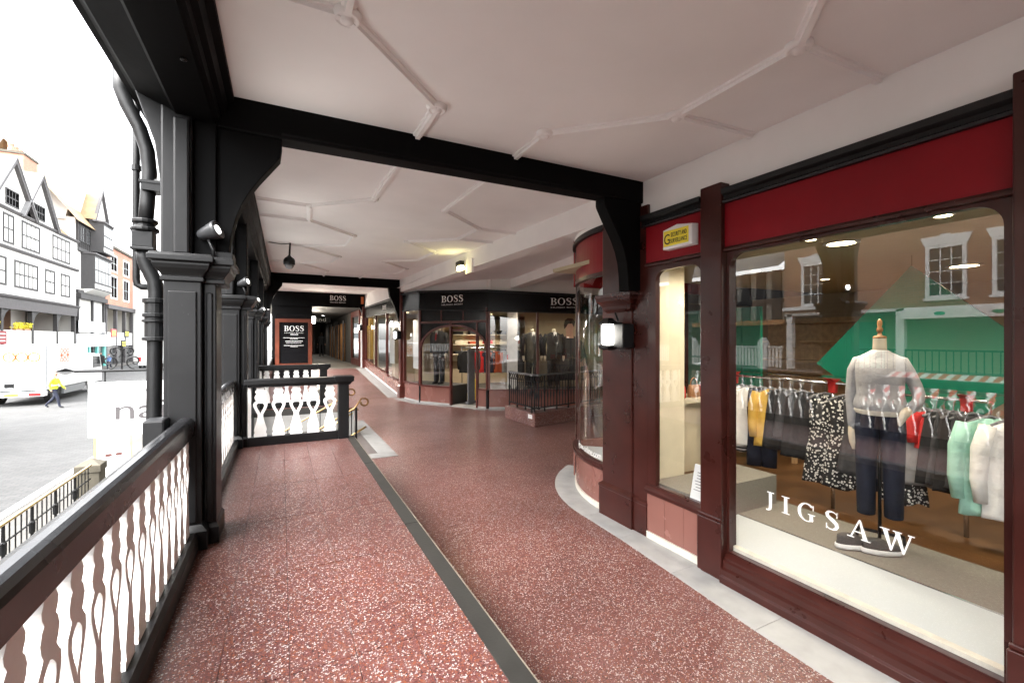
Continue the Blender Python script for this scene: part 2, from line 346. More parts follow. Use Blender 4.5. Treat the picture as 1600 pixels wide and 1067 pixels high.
def glyph(c):
    """serif capitals, unit height; returns (polygons, width)"""
    s = .05
    if c == 'O': return ringarc(.44,.5,.44,.52,.27,.46,0,360,28), .88
    if c == 'I': return [rect(.12,0,.30,1), rect(0,0,.42,s), rect(0,1-s,.42,1)], .42
    if c == 'B': return [rect(.1,0,.27,1), rect(0,0,.4,s), rect(0,1-s,.4,1), rect(.27,.49,.4,.54)] + ringarc(.4,.765,.27,.235,.11,.185,-90,90) + ringarc(.4,.26,.33,.26,.15,.21,-90,90), .73
    if c == 'S':
        pts = [(.55,.80),(.52,.90),(.42,.965),(.30,.975),(.17,.93),(.11,.82),(.13,.70),(.25,.60),(.40,.50),(.53,.38),(.56,.24),(.50,.11),(.38,.035),(.25,.025),(.13,.08),(.08,.20)]
        hw = [.02,.025,.03,.04,.06,.08,.085,.095,.1,.095,.085,.07,.045,.03,.025,.02]
        return ribbon(pts, hw) + [rect(.53,.70,.575,.99), rect(.06,.01,.105,.30)], .64
    if c == 'J': return [rect(.2,.1,.37,1), rect(.1,1-s,.5,1)] + ribbon([(.285,.14),(.26,-.02),(.16,-.1),(.04,-.1)], [.085,.08,.05,.045]), .5
    if c == 'G':
        return ringarc(.46,.5,.46,.52,.29,.46,45,318,22) + [rect(.60,.05,.77,.42), rect(.52,.40,.87,.45), rect(.76,.68,.80,.98)], .9
    if c == 'A': return [[(.05,0),(.12,0),(.46,.9),(.43,1)], [(.43,1),(.60,0),(.80,0),(.50,1)], rect(.2,.32,.65,.38), rect(-.06,0,.24,s), rect(.52,0,.9,s)], .86
    if c == 'W': return [[(.06,1),(.25,1),(.42,.12),(.36,0)], [(.36,0),(.42,0),(.66,.9),(.6,1)], [(.52,1),(.71,1),(.88,.12),(.82,0)], [(.82,0),(.88,0),(1.14,.95),(1.08,1)], rect(-.02,1-s,.34,1), rect(.46,1-s,.78,1), rect(1.0,1-s,1.24,1)], 1.22
def letters(word, parent, m, o, ex, ez, h, gap=.12, width=None, name='letter', drop=0):
    """serif word; o = start, ex / ez unit vectors; each letter is a mesh of its own"""
    o, ex, ez = Vector(o), Vector(ex).normalized(), Vector(ez).normalized()
    tot = sum(glyph(c)[1] for c in word) + gap * (len(word)-1); k = 1 if width is None else width / (tot * h); x = 0
    for c in word:
        polys, w = glyph(c); mb = MB()
        for q, p in enumerate(polys):
            nn = ex.cross(ez) * (q % 5) * .0004
            mb.add([tuple(o + ex*(x+a)*h*k + ez*(b*h) + nn) for a, b in p], [tuple(range(len(p)))])
        mb.build(name, m, parent); x += w + gap
    return tot * h * k
def text_mesh(s, size, extrude=.001):
    cu = bpy.data.curves.new('lettering', 'FONT'); cu.body = s; cu.size = size; cu.extrude = extrude; cu.resolution_u = 3
    o = bpy.data.objects.new('lettering', cu); COL.objects.link(o)
    dg = bpy.context.evaluated_depsgraph_get(); me = bpy.data.meshes.new_from_object(o.evaluated_get(dg))
    bpy.data.objects.remove(o); bpy.data.curves.remove(cu); return me
def text(s, parent, m, o, ex, ez, h, width=None, name='lettering', bold=0):
    """sans lettering; h = cap height in metres; baseline start o"""
    me = text_mesh(s, 1.0); vs = [v.co.copy() for v in me.vertices]
    x0, x1 = min(v.x for v in vs), max(v.x for v in vs); capz = .73
    k = h / capz; kx = k if width is None else width / (x1 - x0)
    ex, ez = Vector(ex).normalized(), Vector(ez).normalized(); en = ex.cross(ez); o = Vector(o); off = WL.get(parent.name, Vector())
    for v in me.vertices: v.co = o + ex * (v.co.x - x0) * kx + ez * v.co.y * k + en * v.co.z - off
    me.materials.clear(); me.materials.append(M[m]); me.update()
    ob = bpy.data.objects.new(name, me); COL.objects.link(ob); ob.parent = parent; WL[ob.name] = off
    return ob

# ------------------------------------------------------------------ the ground and the street
ST = -1.58
struct(MB().quad((-1500,-1500,ST),(1500,-1500,ST),(1500,2500,ST),(-1500,2500,ST)), 'street', 'setts')
struct(box(-4.4, -.62, -12, 60, ST+.004, ST+.11), 'pavement', ['flags'])
struct(box(-20.5, -17.4, 20, 130, ST+.004, ST+.12), 'pavement', ['flags'])
struct(box(-13.8, -10.2, -20, 19, ST+.004, ST+.12), 'pavement', ['flags'])
mb = MB()
for y0 in range(-12, 60): mb.box(-4.58, -4.41, y0+.006, y0+.994, ST+.004, ST+.12)
tag(struct(mb, 'kerb', 'pale_stone'), kind='structure')

# ------------------------------------------------------------------ walkway, platforms, stairs
mb = MB()
for q in (((.6,-5),(14,-5),(14,5.66),(.6,5.66)), ((1.15,5.66),(14,5.66),(14,8.33),(1.15,8.33)), ((.6,8.33),(14,8.33),(14,13.4),(.6,13.4))):
    mb.quad(*[(x, y, 0) for x, y in q])
mb.quad((-.2,13.4,0),(3.2,13.4,0),(3.2,19.9,.5),(-.2,19.9,.5))
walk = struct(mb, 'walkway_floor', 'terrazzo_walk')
struct(box(-.6, 5, 19.9, 60, .3, .5), 'far_walkway', 'grey_floor')
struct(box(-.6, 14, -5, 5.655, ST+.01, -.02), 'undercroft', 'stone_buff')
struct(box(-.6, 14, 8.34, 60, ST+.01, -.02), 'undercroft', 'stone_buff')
PZ = .58
def platform(y0, y1, tiles):
    p = struct(box(-.56, .755, y0, y1, -.018, PZ-.012), 'platform', 'kerb_dark', origin=(0, y0, PZ))
    n = 0; y = y0
    while y < y1 - .05:      # nosing stones along the edge
        e = min(y + 1.53, y1); box(.675, .76, y+.0015, e-.0015, PZ-.05, PZ+.001).build('nosing_stone', 'kerb_dark', p, bevel=.003); box(.760, .768, y+.0015, e-.0015, PZ-.05, PZ-.004).build('nosing_edge', 'kerb_edge', p); y = e
    proto = None; w, l = .2175, .765
    for i in range(5):
        y = y0 - (.765*2 - .46) if tiles else y0
        while y < y1 - .02:
            a, b = max(y, y0), min(y + l, y1)
            if b - a > .05:
                x0 = -.41 + i*w
                if abs(b - a - l) < 1e-6 and proto: inst(proto, p, (x0 + w/2, (a+b)/2 - y0, 0))
                else:
                    t = MB().box(-w/2+.0012, w/2-.0012, -(b-a)/2+.0012, (b-a)/2-.0012, -.02, 0).build('terrazzo_tile', 'terrazzo_near', p, local=True)
                    t.location = (x0 + w/2, (a+b)/2 - y0, 0)
                    if abs(b - a - l) < 1e-6: proto = t
            y += l
    return p
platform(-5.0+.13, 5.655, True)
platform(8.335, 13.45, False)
struct(box(-1.6, 1.14, 8.322, 8.332, ST, .46), 'stair_wall', 'slab_pale')
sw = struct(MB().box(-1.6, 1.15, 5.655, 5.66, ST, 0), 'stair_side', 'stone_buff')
steps = T('staircase', 'stone stairs going down from the walkway to the street', 'stairs', (1.15, 7, ST))
for k in range(10):
    z = -(k+1)*.158; x1 = 1.15 - k*.29
    box(x1-.31, x1, 5.662, 8.332, z-.14, z).build('step', 'pale_stone', steps, bevel=.008)
# pale stone border and dark slabs at the head of the stairs
hb = struct(box(1.0, 1.02, 6.75, 9.8, -.02, -.01), 'stair_head', 'slate_dark')
for y0, y1 in ((6.98,7.7),(7.7,8.4),(8.4,9.1),(9.1,9.8)): box(1.155 if y0 < 8.3 else .78, 1.285, y0+.002, y1-.002, -.03, .004).build('slab', 'slate_dark', hb)
for y0, y1 in ((6.98,7.65),(7.65,8.35),(8.35,9.05),(9.05,9.82)): box(1.288, 1.54, y0+.002, y1-.002, -.03, .005).build('slab', 'slab_pale', hb)
box(1.152, 1.54, 6.70, 6.977, -.03, .005).build('slab', 'slab_pale', hb); box(.78, 1.54, 9.824, 9.95, -.03, .005).build('slab', 'slab_pale', hb)

# ------------------------------------------------------------------ ceilings, soffits, upper storey
CZ = 3.12
def ceil2(y): return 3.14 + (y-3.3)*.032
c1 = struct(MB().quad((-.27,-5,CZ),(-.27,3.1,CZ),(2.9,3.1,CZ),(2.9,-5,CZ)), 'ceiling', 'ceiling_white', origin=(1.3,1,CZ))
c2 = struct(MB().quad((-.27,3.1,ceil2(3.1)),(-.27,13.4,ceil2(13.4)),(3.2,13.4,ceil2(13.4)),(3.2,3.1,ceil2(3.1))), 'ceiling', 'ceiling_white', origin=(1.3,8,3.3))
struct(MB().quad((-.27,13.4,3.5),(-.27,20,3.62),(3.25,20,3.62),(3.25,13.4,3.5)), 'ceiling', 'ceiling_white')
struct(MB().quad((3.0,3.5,3.16),(3.0,14,3.22),(12,14,3.22),(12,3.5,3.16)), 'ceiling', 'ceiling_white')
struct(box(-.75, 14, -6, 60, 3.72, 9), 'upper_storey', 'render_white')
struct(box(-.3, 14, -6.2, -6.0, ST, 3.72), 'end_wall', 'shop_wall')
struct(box(12.0, 12.2, -6, 20, 0, 3.72), 'back_wall', 'shop_dark')
# plastered downstand beam between walkway and the shop recess
mb = MB(); A, B = (2.87,3.575,2.89), (3.09,13.4,3.10)
mb.loft([[(x, y, z), (x+.26, y, z), (x+.26, y, 3.6), (x, y, 3.6)] for x, y, z in (A, B)])
struct(mb, 'soffit', 'wall_white')
mb = MB(); mb.loft([[(x-.13,y,2.99),(x+.13,y,2.99),(x+.13,y,3.25),(x-.13,y,3.25)] for x, y in ((4.42,4.95),(5.25,10.4))]); struct(mb, 'soffit', 'wall_white')
struct(box(2.87, 3.02, -5, 3.57, 2.785, 3.7), 'upper_wall', 'wall_white')
# moulded ribs and bosses on the plaster ceiling
def ribs(ceil, lines, zf, faint=()):
    for pts in lines:
        for (xa, ya), (xb, yb) in zip(pts, pts[1:]):
            d = Vector((xb-xa, yb-ya, 0)); l = d.length; n = Vector((-d.y, d.x, 0)) / l
            prof = [(-.032, 0), (-.03, -.012), (-.017, -.014), (-.014, -.032), (.014, -.032), (.017, -.014), (.03, -.012), (.032, 0)]
            MB().loft([[(x + n.x*a, y + n.y*a, zf(y) + b) for a, b in prof] for x, y in ((xa, ya), (xb, yb))]).build('ceiling_rib', 'ceiling_white', ceil)
def boss_(ceil, pts, zf, r=.06):
    for x, y in pts:
        MB().lathe([(r,.002),(r*1.05,-.012),(r*.9,-.03),(r*.75,-.034),(r*.72,-.028),(r*.5,-.028),(r*.42,-.04),(r*.2,-.045),(.003,-.046)], (x, y, zf(y)), 18).build('ceiling_boss', 'ceiling_white', ceil, smooth=True)
z1 = lambda y: CZ
L1 = [[(.25,2.05),(.83,2.62),(.83,3.05)], [(1.59,3.05),(1.59,2.62),(2.19,2.04),(2.19,1.29),(1.6,.72),(1.6,-.1),(2.19,-.7),(2.19,-1.5)], [(2.19,2.04),(2.85,2.0)], [(2.19,1.29),(2.85,1.26)],
      [(.25,2.05),(-.25,2.05)], [(.25,2.05),(.25,1.29),(.83,.72),(.83,-.1),(.25,-.7),(.25,-1.5)], [(.25,1.29),(-.25,1.29)]]
ribs(c1, L1, z1); boss_(c1, [(.25,2.05),(.83,2.62),(1.59,2.62),(2.19,2.04),(2.19,1.29),(.25,1.29),(.83,.72),(1.6,.72),(.83,-.1),(1.6,-.1)], z1)
L2 = [[(.84,3.2),(.86,4.85),(.28,5.47),(.31,6.25),(.95,7.0),(.95,7.9),(.3,8.35)], [(.28,5.47),(-.23,5.42)], [(1.62,3.2),(1.66,4.93),(2.37,5.62),(2.37,6.43),(1.75,7.05),(2.44,7.8),(2.45,8.88),(1.84,9.48),(2.6,10.5),(2.62,11.5),(1.96,12.17),(1.96,13.3)],
      [(2.37,5.62),(3.0,5.6)], [(2.37,6.43),(3.0,6.4)], [(.31,6.25),(-.23,6.22)], [(.34,10.77),(1.0,12.0),(1.02,13.3)], [(.28,8.35),(1.0,9.35),(.95,10.2),(.34,10.77)], [(.3,8.35),(-.2,8.3)], [(.34,10.77),(-.2,10.7)]]
ribs(c2, L2, ceil2); boss_(c2, [(.86,4.85),(.28,5.47),(.95,7.0),(1.66,4.93),(2.37,5.62),(2.37,6.43),(1.75,7.05),(2.44,7.8),(2.45,8.88),(1.84,9.48),(2.6,10.5),(2.62,11.5),(1.96,12.17),(.34,10.77),(1.0,9.35),(1.0,12.0)], ceil2, .045)

# ------------------------------------------------------------------ black timber arcade
ev = T('eaves_beam', 'long black painted eaves beam over the open side of the arcade', 'beam', (-.5, 2, 2.94))
prof = [(-.69,3.035),(-.675,3.02),(-.525,2.955),(-.509,2.94),(-.34,2.94),(-.33,2.955),(-.315,2.96),(-.31,3.0),(-.285,3.01),(-.275,3.07),(-.245,3.09),(-.24,3.8),(-.74,3.8),(-.74,3.06),(-.71,3.05)]
MB().prism(prof, -5.5, 13.4).build('beam', 'black_matte', ev)
mb = MB()
for k in range(7): mb.lathe([(.012,0),(.014,-.006),(.004,-.012)], (-.4+.02*(k%2), -1.5+k*1.3, 2.94), 8)
mb.build('bolt', 'black_paint', ev)
def column(y0, label, braces=True, detail=True):
    t = T('arcade_column', label, 'column', (-.47, y0+.1, PZ), group='black columns of the arcade')
    mb = box(-.561, -.391, y0, y0+.2, PZ+.0, 2.05); mb.box(-.54, -.412, y0-.012, y0, PZ+.14, 1.98); mb.build('shaft', 'black_paint', t, bevel=.012)
    mb = box(-.389, -.328, y0+.05, y0+.3, PZ, 2.05); mb.box(-.375, -.345, y0+.038, y0+.05, PZ+.12, 1.98); mb.build('inner_shaft', 'black_paint', t, bevel=.006)
    mb = MB(); mb.frame_loft(-.561, -.391, y0-.012, y0+.2, [(.03,PZ),(.03,PZ+.1),(.012,PZ+.12),(.0,PZ+.13)]); mb.frame_loft(-.386, -.326, y0+.04, y0+.3, [(.012,PZ),(.012,PZ+.09),(.0,PZ+.11)]); mb.build('base', 'black_paint', t)
    cp = [(0,2.03),(.012,2.035),(.012,2.055),(.006,2.06),(.014,2.075),(.035,2.10),(.042,2.12),(.042,2.132),(.06,2.138),(.06,2.165),(.052,2.17),(.052,2.178)]
    mb = MB(); mb.frame_loft(-.561, -.391, y0-.005, y0+.2, cp); mb.frame_loft(-.383, -.296, y0+.045, y0+.3, [(o*.95, z-.003) for o, z in cp]); mb.build('capital', 'black_paint', t, bevel=.003)
    mb = box(-.578, -.437, y0+.02, y0+.16, 2.178, 3.04); mb.box(-.52, -.445, y0-.004, y0+.02, 2.18, 2.92); mb.build('upper_post', 'black_paint', t, bevel=.014)
    box(-.437, -.33, y0+.06, y0+.3, 2.178, 3.04).build('upper_post', 'black_matte', t, bevel=.006)
    out = [(-.575,2.22),(-.578,2.54),(-.605,2.774),(-.646,2.901),(-.688,3.035),(-.5,3.035),(-.5,2.22)]
    MB().prism(out, y0+.03, y0+.15).build('outer_brace', 'black_paint', t, bevel=.006)
    if braces:
        inn = [(.003,2.93),(.003,2.896),(-.007,2.815),(-.055,2.75),(-.12,2.661),(-.165,2.59),(-.202,2.515),(-.232,2.44),(-.251,2.358),(-.266,2.28),(-.273,2.2),(-.335,2.2),(-.335,2.93)]
        if braces == 2: inn = [(x+.02 if x > -.3 else x, 3.22 + (z-2.93)*1.0) for x, z in inn]
        MB().prism(inn, y0+.085, y0+.2).build('inner_brace', 'black_matte', t, bevel=.005)
        box(-.335, -.25, y0+.05, y0+.25, 2.178, 2.2+(.27 if braces == 2 else .015)).build('corbel', 'black_paint', t, bevel=.004)
    box(-.56, -.39, y0+.0, y0+.25, ST+.1, PZ).build('pier', 'black_paint', t)
    return t
cols = [(2.98,'nearest black square column standing behind the front handrail',1),(5.5,'second black column where the short transverse balustrade meets it',0),(8.0,'third black column behind the stair opening',0),(10.4,'fourth black column along the open side',0),(12.95,'farthest black column under the second ceiling beam',2)]
for y0, lb, b in cols: column(y0, lb, b)
column(.0-1.9, 'black column behind the viewer carrying the eaves beam', 0)
b1 = T('ceiling_beam', 'near black cross beam from the nearest column to the dark red pilaster', 'beam', (-.3, 3.12, 2.93), group='black ceiling beams')
mb = box(-.33, 2.9, 3.05, 3.2, 2.93, 3.2); mb.build('beam', 'black_matte', b1, bevel=.01)
mb = MB(); mb.prism([(3.05,2.945),(3.038,2.955),(3.038,2.985),(3.05,2.99)], 0, 2.55, 'x'); mb.build('moulding', 'black_matte', b1)
br = [(2.449,2.93),(2.449,2.879),(2.455,2.86),(2.518,2.75),(2.57,2.67),(2.617,2.593),(2.66,2.5),(2.689,2.401),(2.705,2.28),(2.711,2.15),(2.86,2.15),(2.86,2.93)]
MB().prism(br, 3.06, 3.19).build('bracket', 'black_matte', b1, bevel=.006)
b2 = T('ceiling_beam', 'second black cross beam further back with black brackets at both ends', 'beam', (-.3, 13.3, 3.21), group='black ceiling beams')
box(-.35, 3.3, 13.28, 13.44, 3.21, 3.5).build('beam', 'black_matte', b2, bevel=.01)
MB().prism([(2.764,3.21),(2.764,3.188),(2.801,2.967),(2.948,2.655),(3.03,2.4),(3.079,2.19),(3.097,2.058),(3.229,2.06),(3.229,3.21)], 13.29, 13.43).build('bracket', 'black_matte', b2, bevel=.006)
b3 = T('ceiling_beam', 'far black beam with silver lettering over the narrow passage', 'beam', (1, 20, 3.05), group='black ceiling beams')
box(-.35, 3.35, 19.95, 20.2, 3.05, 3.7).build('beam', 'black_matte', b3)
MB().prism([(2.95,3.05),(3.02,2.9),(3.15,2.6),(3.2,2.3),(3.3,2.3),(3.3,3.05)], 19.96, 20.18).build('bracket', 'black_matte', b3)
letters('BOSS', b3, 'letter_silver', (1.77,19.944,3.32), (1,0,0), (0,0,1), .2, width=.62)
text('HUGO BOSS', b3, 'letter_silver', (1.78,19.944,3.22), (1,0,0), (0,0,1), .045, width=.6)
# ------------------------------------------------------------------ balustrades
BP = [(0,0.352,0),(0.05,0.352,0),(0.06,0.299,0),(0.1,0.317,0),(0.13,0.343,0),(0.17,0.326,0),(0.3,0.22,0),(0.4,0.15,0),(0.45,0.15,0),(0.49,0.211,0.03),(0.55,0.298,0.14),(0.61,0.37,0.21),(0.65,0.384,0.2),(0.68,0.37,0.1),(0.695,0.317,0),(0.73,0.22,0),(0.76,0.29,0),(0.8,0.317,0),(0.84,0.264,0),(0.86,0.194,0),(0.89,0.264,0),(0.92,0.282,0),(0.95,0.211,0),(1,0.211,0)]
def board(pitch, h, th, axis):
    """one sawn baluster with a drop-shaped hole; origin at its foot, width along axis"""
    mb = MB()
    for sgn in (-1, 1):
        outer = [(sgn*o*pitch, t*h) for t, o, i in BP]; inner = [(sgn*i*pitch, t*h) for t, o, i in BP]
        P = lambda p, d: (p[0], d, p[1]) if axis == 'x' else (d, p[0], p[1])
        n = len(BP)
        for d, fl in ((-th/2, 0), (th/2, 1)):
            A = [P(p, d) for p in inner]; B = [P(p, d) for p in outer]; mb.strip(A, B)
        mb.strip([P(p, -th/2) for p in outer], [P(p, th/2) for p in outer])
        mb.strip([P(p, -th/2) for p in inner[8:16]], [P(p, th/2) for p in inner[8:16]])
    return mb
RP = [(0,0),(0,.066),(-.005,.08),(-.016,.092),(-.03,.097),(-.05,.097),(-.066,.092),(-.08,.08),(-.088,.062),(-.088,0)]
proto_board = {}
def balustrade_y(y0, y1, label, ya=None):
    t = T('balustrade', label, 'balustrade', (-.46, (y0+y1)/2, PZ), group='white balustrades with black rails')
    MB().prism([(-.42+a, 1.2+b) for a, b in RP], y0, y1).build('top_rail', 'black_gloss', t)
    mb = MB(); mb.prism([(-.40,PZ),(-.40,PZ+.075),(-.415,PZ+.095),(-.5,PZ+.095),(-.515,PZ+.08),(-.515,PZ)], y0, y1); mb.build('bottom_rail', 'black_paint', t)
    y = ya if ya is not None else y0 + .09
    while y < y1 - .06:
        if 'y' not in proto_board:
            b = board(.1425, 1.2-PZ-.095, .045, 'y').build('baluster', 'white_paint', t, local=True); proto_board['y'] = b
        else: b = inst(proto_board['y'], t, (0,0,0))
        b.location = (0, y - (y0+y1)/2, .095); y += .1425
    return t
balustrade_y(-1.6, 2.975, 'long balustrade with black handrail running beside the viewer to the nearest column', 1.157-.1425*18)
balustrade_y(3.285, 5.495, 'short balustrade with black handrail between the first and second columns')
balustrade_y(8.305, 10.395, 'balustrade with black handrail between the third and fourth columns')
balustrade_y(10.705, 12.945, 'balustrade with black handrail between the two farthest columns')
nb = tag(box(-.62, -.53, 2.84, 2.97, 1.12, 1.31).build('handrail_cap', 'black_paint', bpy.data.objects['balustrade'], bevel=.01))
def balustrade_x(yc, label, n, pitch, xs, post, back=False):
    t = T('balustrade', label, 'balustrade', ((xs+post)/2, yc, PZ), group='white balustrades with black rails')
    mb = box(xs-.03, post+.055, yc-.075, yc+.075, 1.235, 1.29); mb.box(xs, post+.02, yc-.05, yc+.05, 1.205, 1.235); mb.frame_loft(post-.105, post, yc-.055, yc+.055, [(.015,1.2),(.02,1.215),(.045,1.24),(.055,1.292),(.045,1.298)]); mb.build('top_rail', 'black_paint', t, bevel=.006)
    box(xs, post-.115, yc-.05, yc+.05, PZ, PZ+.095).build('bottom_rail', 'black_paint', t, bevel=.006)
    box(post-.115, post, yc-.06, yc+.06, PZ-.002, 1.21).build('post', 'black_paint', t, bevel=.008)
    w = post-.115-xs; p = None
    box(xs, xs+.03, yc-.02, yc+.02, PZ+.095, 1.205).build('end_board', 'white_paint', t)
    for k in range(n):
        x = xs + .03 + (w-.03)*(k+.5)/n
        if p is None: p = board((w-.03)/n, 1.205-PZ-.095, .045, 'x').build('baluster', 'white_paint', t, local=True); b = p
        else: b = inst(p, t, (0,0,0))
        b.location = (x-(xs+post)/2, 0, .095)
balustrade_x(5.56, 'short transverse balustrade in front of the stair opening', 5, .167, -.32, .695)
balustrade_x(8.42, 'short transverse balustrade beyond the stair opening, behind the nearer one', 6, .15, -.32, .70)
# stair railings with brass handrails
def stair_rail(yc, label):
    t = T('stair_railing', label, 'railing', (1.0, yc, 0), group='brass stair railings')
    sl = -.158/.29; x0, z0 = .95, 1.0
    P = lambda x, z: (x, yc, z + (x-1.15)*(-sl))
    ring = [(1.03+.05*math.cos(a), yc+.0, .845+.05*math.sin(a)) for a in [R(80-k*30) for k in range(10)]]
    MB().tube([P(-1.7,.9), P(-.4,.9), P(.9,.9), (.99,yc,.895)] + ring, .013, 8).build('handrail', 'bronze', t, smooth=True)
    MB().tube([P(-1.7,.55), P(.9,.55), (1.05,yc,.5)], .014, 8).build('lower_rail', 'brass', t, smooth=True)
    MB().tube([P(-1.7,.2), P(.95,.2)], .014, 8).build('lower_rail', 'brass', t, smooth=True)
    for k in range(17):
        x = -1.62 + k*.155; MB().tube([P(x,.2), P(x,.9)], .008, 6).build('bar', 'iron', t)
    for x in (-1.4, -.2, .92): MB().tube([P(x,-.05), P(x,.9)], .016, 8).build('post', 'iron', t)
stair_rail(6.55, 'brass topped stair railing seen through the near transverse balustrade')
stair_rail(7.85, 'second brass topped stair railing on the far side of the stairs')
sc = T('rail_scroll', 'flat bronze ring at the head of the stairs', 'handrail', (1.24,8.5,0))
MB().tube([(1.10+.13*math.cos(R(k*20)), 8.5+.13*math.sin(R(k*20)), .46) for k in range(19)], .014, 8).build('ring', 'bronze', sc, smooth=True)
MB().tube([(1.0,8.5,.0),(1.0,8.5,.48)], .014, 8).build('post', 'bronze', sc)

# ------------------------------------------------------------------ downpipes, lamps, camera
dp = T('downpipe', 'dark cast iron downpipe with swan necks and hopper beside the nearest column', 'drainpipe', (-.65,3.25,ST+.11))
MB().tube([(-.805,3.25,3.262),(-.802,3.25,3.12),(-.775,3.25,3.04),(-.72,3.25,2.922),(-.685,3.25,2.801),(-.674,3.25,2.674),(-.684,3.25,2.5),(-.694,3.25,2.36)], .036, 14).build('pipe', 'iron', dp, smooth=True)
MB().tube([(-.7,3.25,2.24),(-.698,3.25,2.18),(-.688,3.25,2.14),(-.668,3.25,2.095),(-.650,3.25,2.05),(-.644,3.25,1.99),(-.645,3.25,1.9),(-.650,3.25,1.7),(-.655,3.25,1.1),(-.655,3.25,ST+.1)], .037, 14).build('pipe', 'iron', dp, smooth=True)
mb = box(-.745, -.65, 3.2, 3.3, 2.24, 2.33); mb.lathe([(.06,2.33),(.068,2.335),(.068,2.352),(.05,2.36),(.05,2.375),(.062,2.38),(.062,2.4),(.04,2.405)], (-.695,3.25,0), 16); mb.box(-.752, -.643, 3.193, 3.307, 2.222, 2.24); mb.build('hopper', 'iron', dp, bevel=.004)
mb = MB(); mb.lathe([(.044,1.955),(.06,1.95),(.06,1.93),(.05,1.925),(.05,1.87),(.06,1.865),(.06,1.85),(.05,1.845),(.05,1.835),(.062,1.83),(.062,1.82),(.05,1.815),(.05,1.735),(.062,1.73),(.062,1.715),(.044,1.71)], (-.648,3.25,0), 18); mb.build('collar', 'iron', dp)
MB().tube([(-.66,3.25,2.62),(-.56,3.2,2.6)], .025, 6).build('bracket', 'iron', dp)
mb = box(-.70, -.56, 3.19, 3.3, 2.56, 2.60); mb.box(-.71, -.57, 3.185, 3.305, 2.60, 2.615); mb.build('clamp', 'iron', dp)
tp = T('waste_pipe', 'thin dark pipe with an elbow outside the nearest column', 'drainpipe', (-.77,3.4,2))
MB().tube([(-.768,3.4,3.6),(-.768,3.4,2.784),(-.769,3.4,2.404),(-.768,3.4,2.075),(-.764,3.4,2.045),(-.745,3.4,2.032),(-.60,3.4,2.027)], .018, 10).build('pipe', 'iron', tp, smooth=True)
mb = MB()
for z in (2.72, 2.35): mb.tube([(-.768,3.4,z),(-.768,3.4,z+.03)], .025, 10)
mb.build('collar', 'iron', tp)
def spotlight(y, x, label, on=True):
    t = T('spotlight', label, 'spotlight', (x, y, 2.18), group='spotlights on the column capitals')
    ax = Vector((.62,-.25,.25)).normalized(); c = Vector((x-.03, y, 2.31)); u = ax.cross(Vector((0,0,1))).normalized(); v = u.cross(ax)
    rg = lambda d, r: [tuple(c + ax*d + (u*math.cos(2*math.pi*k/18)+v*math.sin(2*math.pi*k/18))*r) for k in range(18)]
    rg0 = rg; rg = lambda d, r: rg0(d*.8, r*.8)
    MB().loft([rg(-.065,.02),rg(-.05,.035),rg(-.01,.045),rg(.05,.062),(rg(.075,.066)),rg(.078,.058),rg(.068,.04)]).build('shade', 'lamp_shade', t, smooth=True)
    MB().loft([rg(.070,.03),rg(.074,.029)]).build('lens', 'lamp_spot', t)
    l = bpy.data.lights.new('spotlight_lamp', 'SPOT'); l.energy = 1.2; l.spot_size = R(150); l.spot_blend = 1; l.shadow_soft_size = .018; l.color = (1,.96,.9)
    q = bpy.data.objects.new('spotlight_lamp', l); COL.objects.link(q); q.parent = t; q.location = c + ax*.1 - Vector((x,y,2.18)); q.rotation_euler = Vector((.8,-.1,.3)).to_track_quat('-Z','Y').to_euler()
    MB().tube([(x,y,2.175),(x-.005,y,2.22),tuple(c - Vector((0,0,.03)))], .009, 8).build('stem', 'iron', t, smooth=True)
spotlight(3.0, -.335, 'nearest lit spotlight standing on the capital of the first column')
spotlight(5.52, -.335, 'lit spotlight standing on the capital of the second column')
spotlight(8.02, -.335, 'lit spotlight standing on the capital of the third column')
spotlight(10.42, -.335, 'lit spotlight standing on the capital of the fourth column')
cc = T('security_camera', 'black dome camera hanging from the ceiling on a short pole', 'camera', (.112,8.25,2.86))
MB().tube([(.125,8.25,ceil2(8.25)),(.112,8.25,3.05)], .014, 8).build('pole', 'iron', cc)
MB().lathe([(.02,3.09),(.035,3.07),(.07,3.045),(.085,3.02),(.088,2.945),(.075,2.94)], (.112,8.25,0), 20).build('housing', 'iron', cc, smooth=True)
MB().lathe([(.07,2.942),(.066,2.91),(.045,2.88),(.01,2.868)], (.112,8.25,0), 20).build('dome', 'cloth_grey', cc, smooth=True)
MB().tube([(.125,8.25,ceil2(8.25)-.01),(.0,8.25,ceil2(8.25)-.03),(-.2,8.28,ceil2(8.25)-.01)], .007, 6).build('cable', 'iron', cc)
fl = T('flood_lamp', 'lit yellowish flood lamp on the white downstand beam', 'lamp', (2.93,7.7,3.03))
box(2.925, 2.957, 7.25, 7.55, 2.88, 3.12).build('backplate', 'wall_white', fl)
mb = box(2.84, 2.925, 7.62, 7.84, 3.05, 3.13); mb.box(2.84, 2.925, 7.62, 7.64, 2.98, 3.05); mb.box(2.84, 2.925, 7.82, 7.84, 2.98, 3.05); mb.box(2.90, 2.925, 7.62, 7.84, 2.98, 3.05); mb.build('housing', 'iron', fl, bevel=.006)
box(2.85, 2.918, 7.602, 7.8, 2.965, 3.045).build('lens', 'lamp_yellow', fl, bevel=.01)
pl = bpy.data.lights.new('flood_light', 'POINT'); pl.energy = .4; pl.color = (1,.88,.45); pl.shadow_soft_size = .06; po = bpy.data.objects.new('flood_light', pl); COL.objects.link(po); po.parent = fl; po.location = (-.16,.03,-.06)

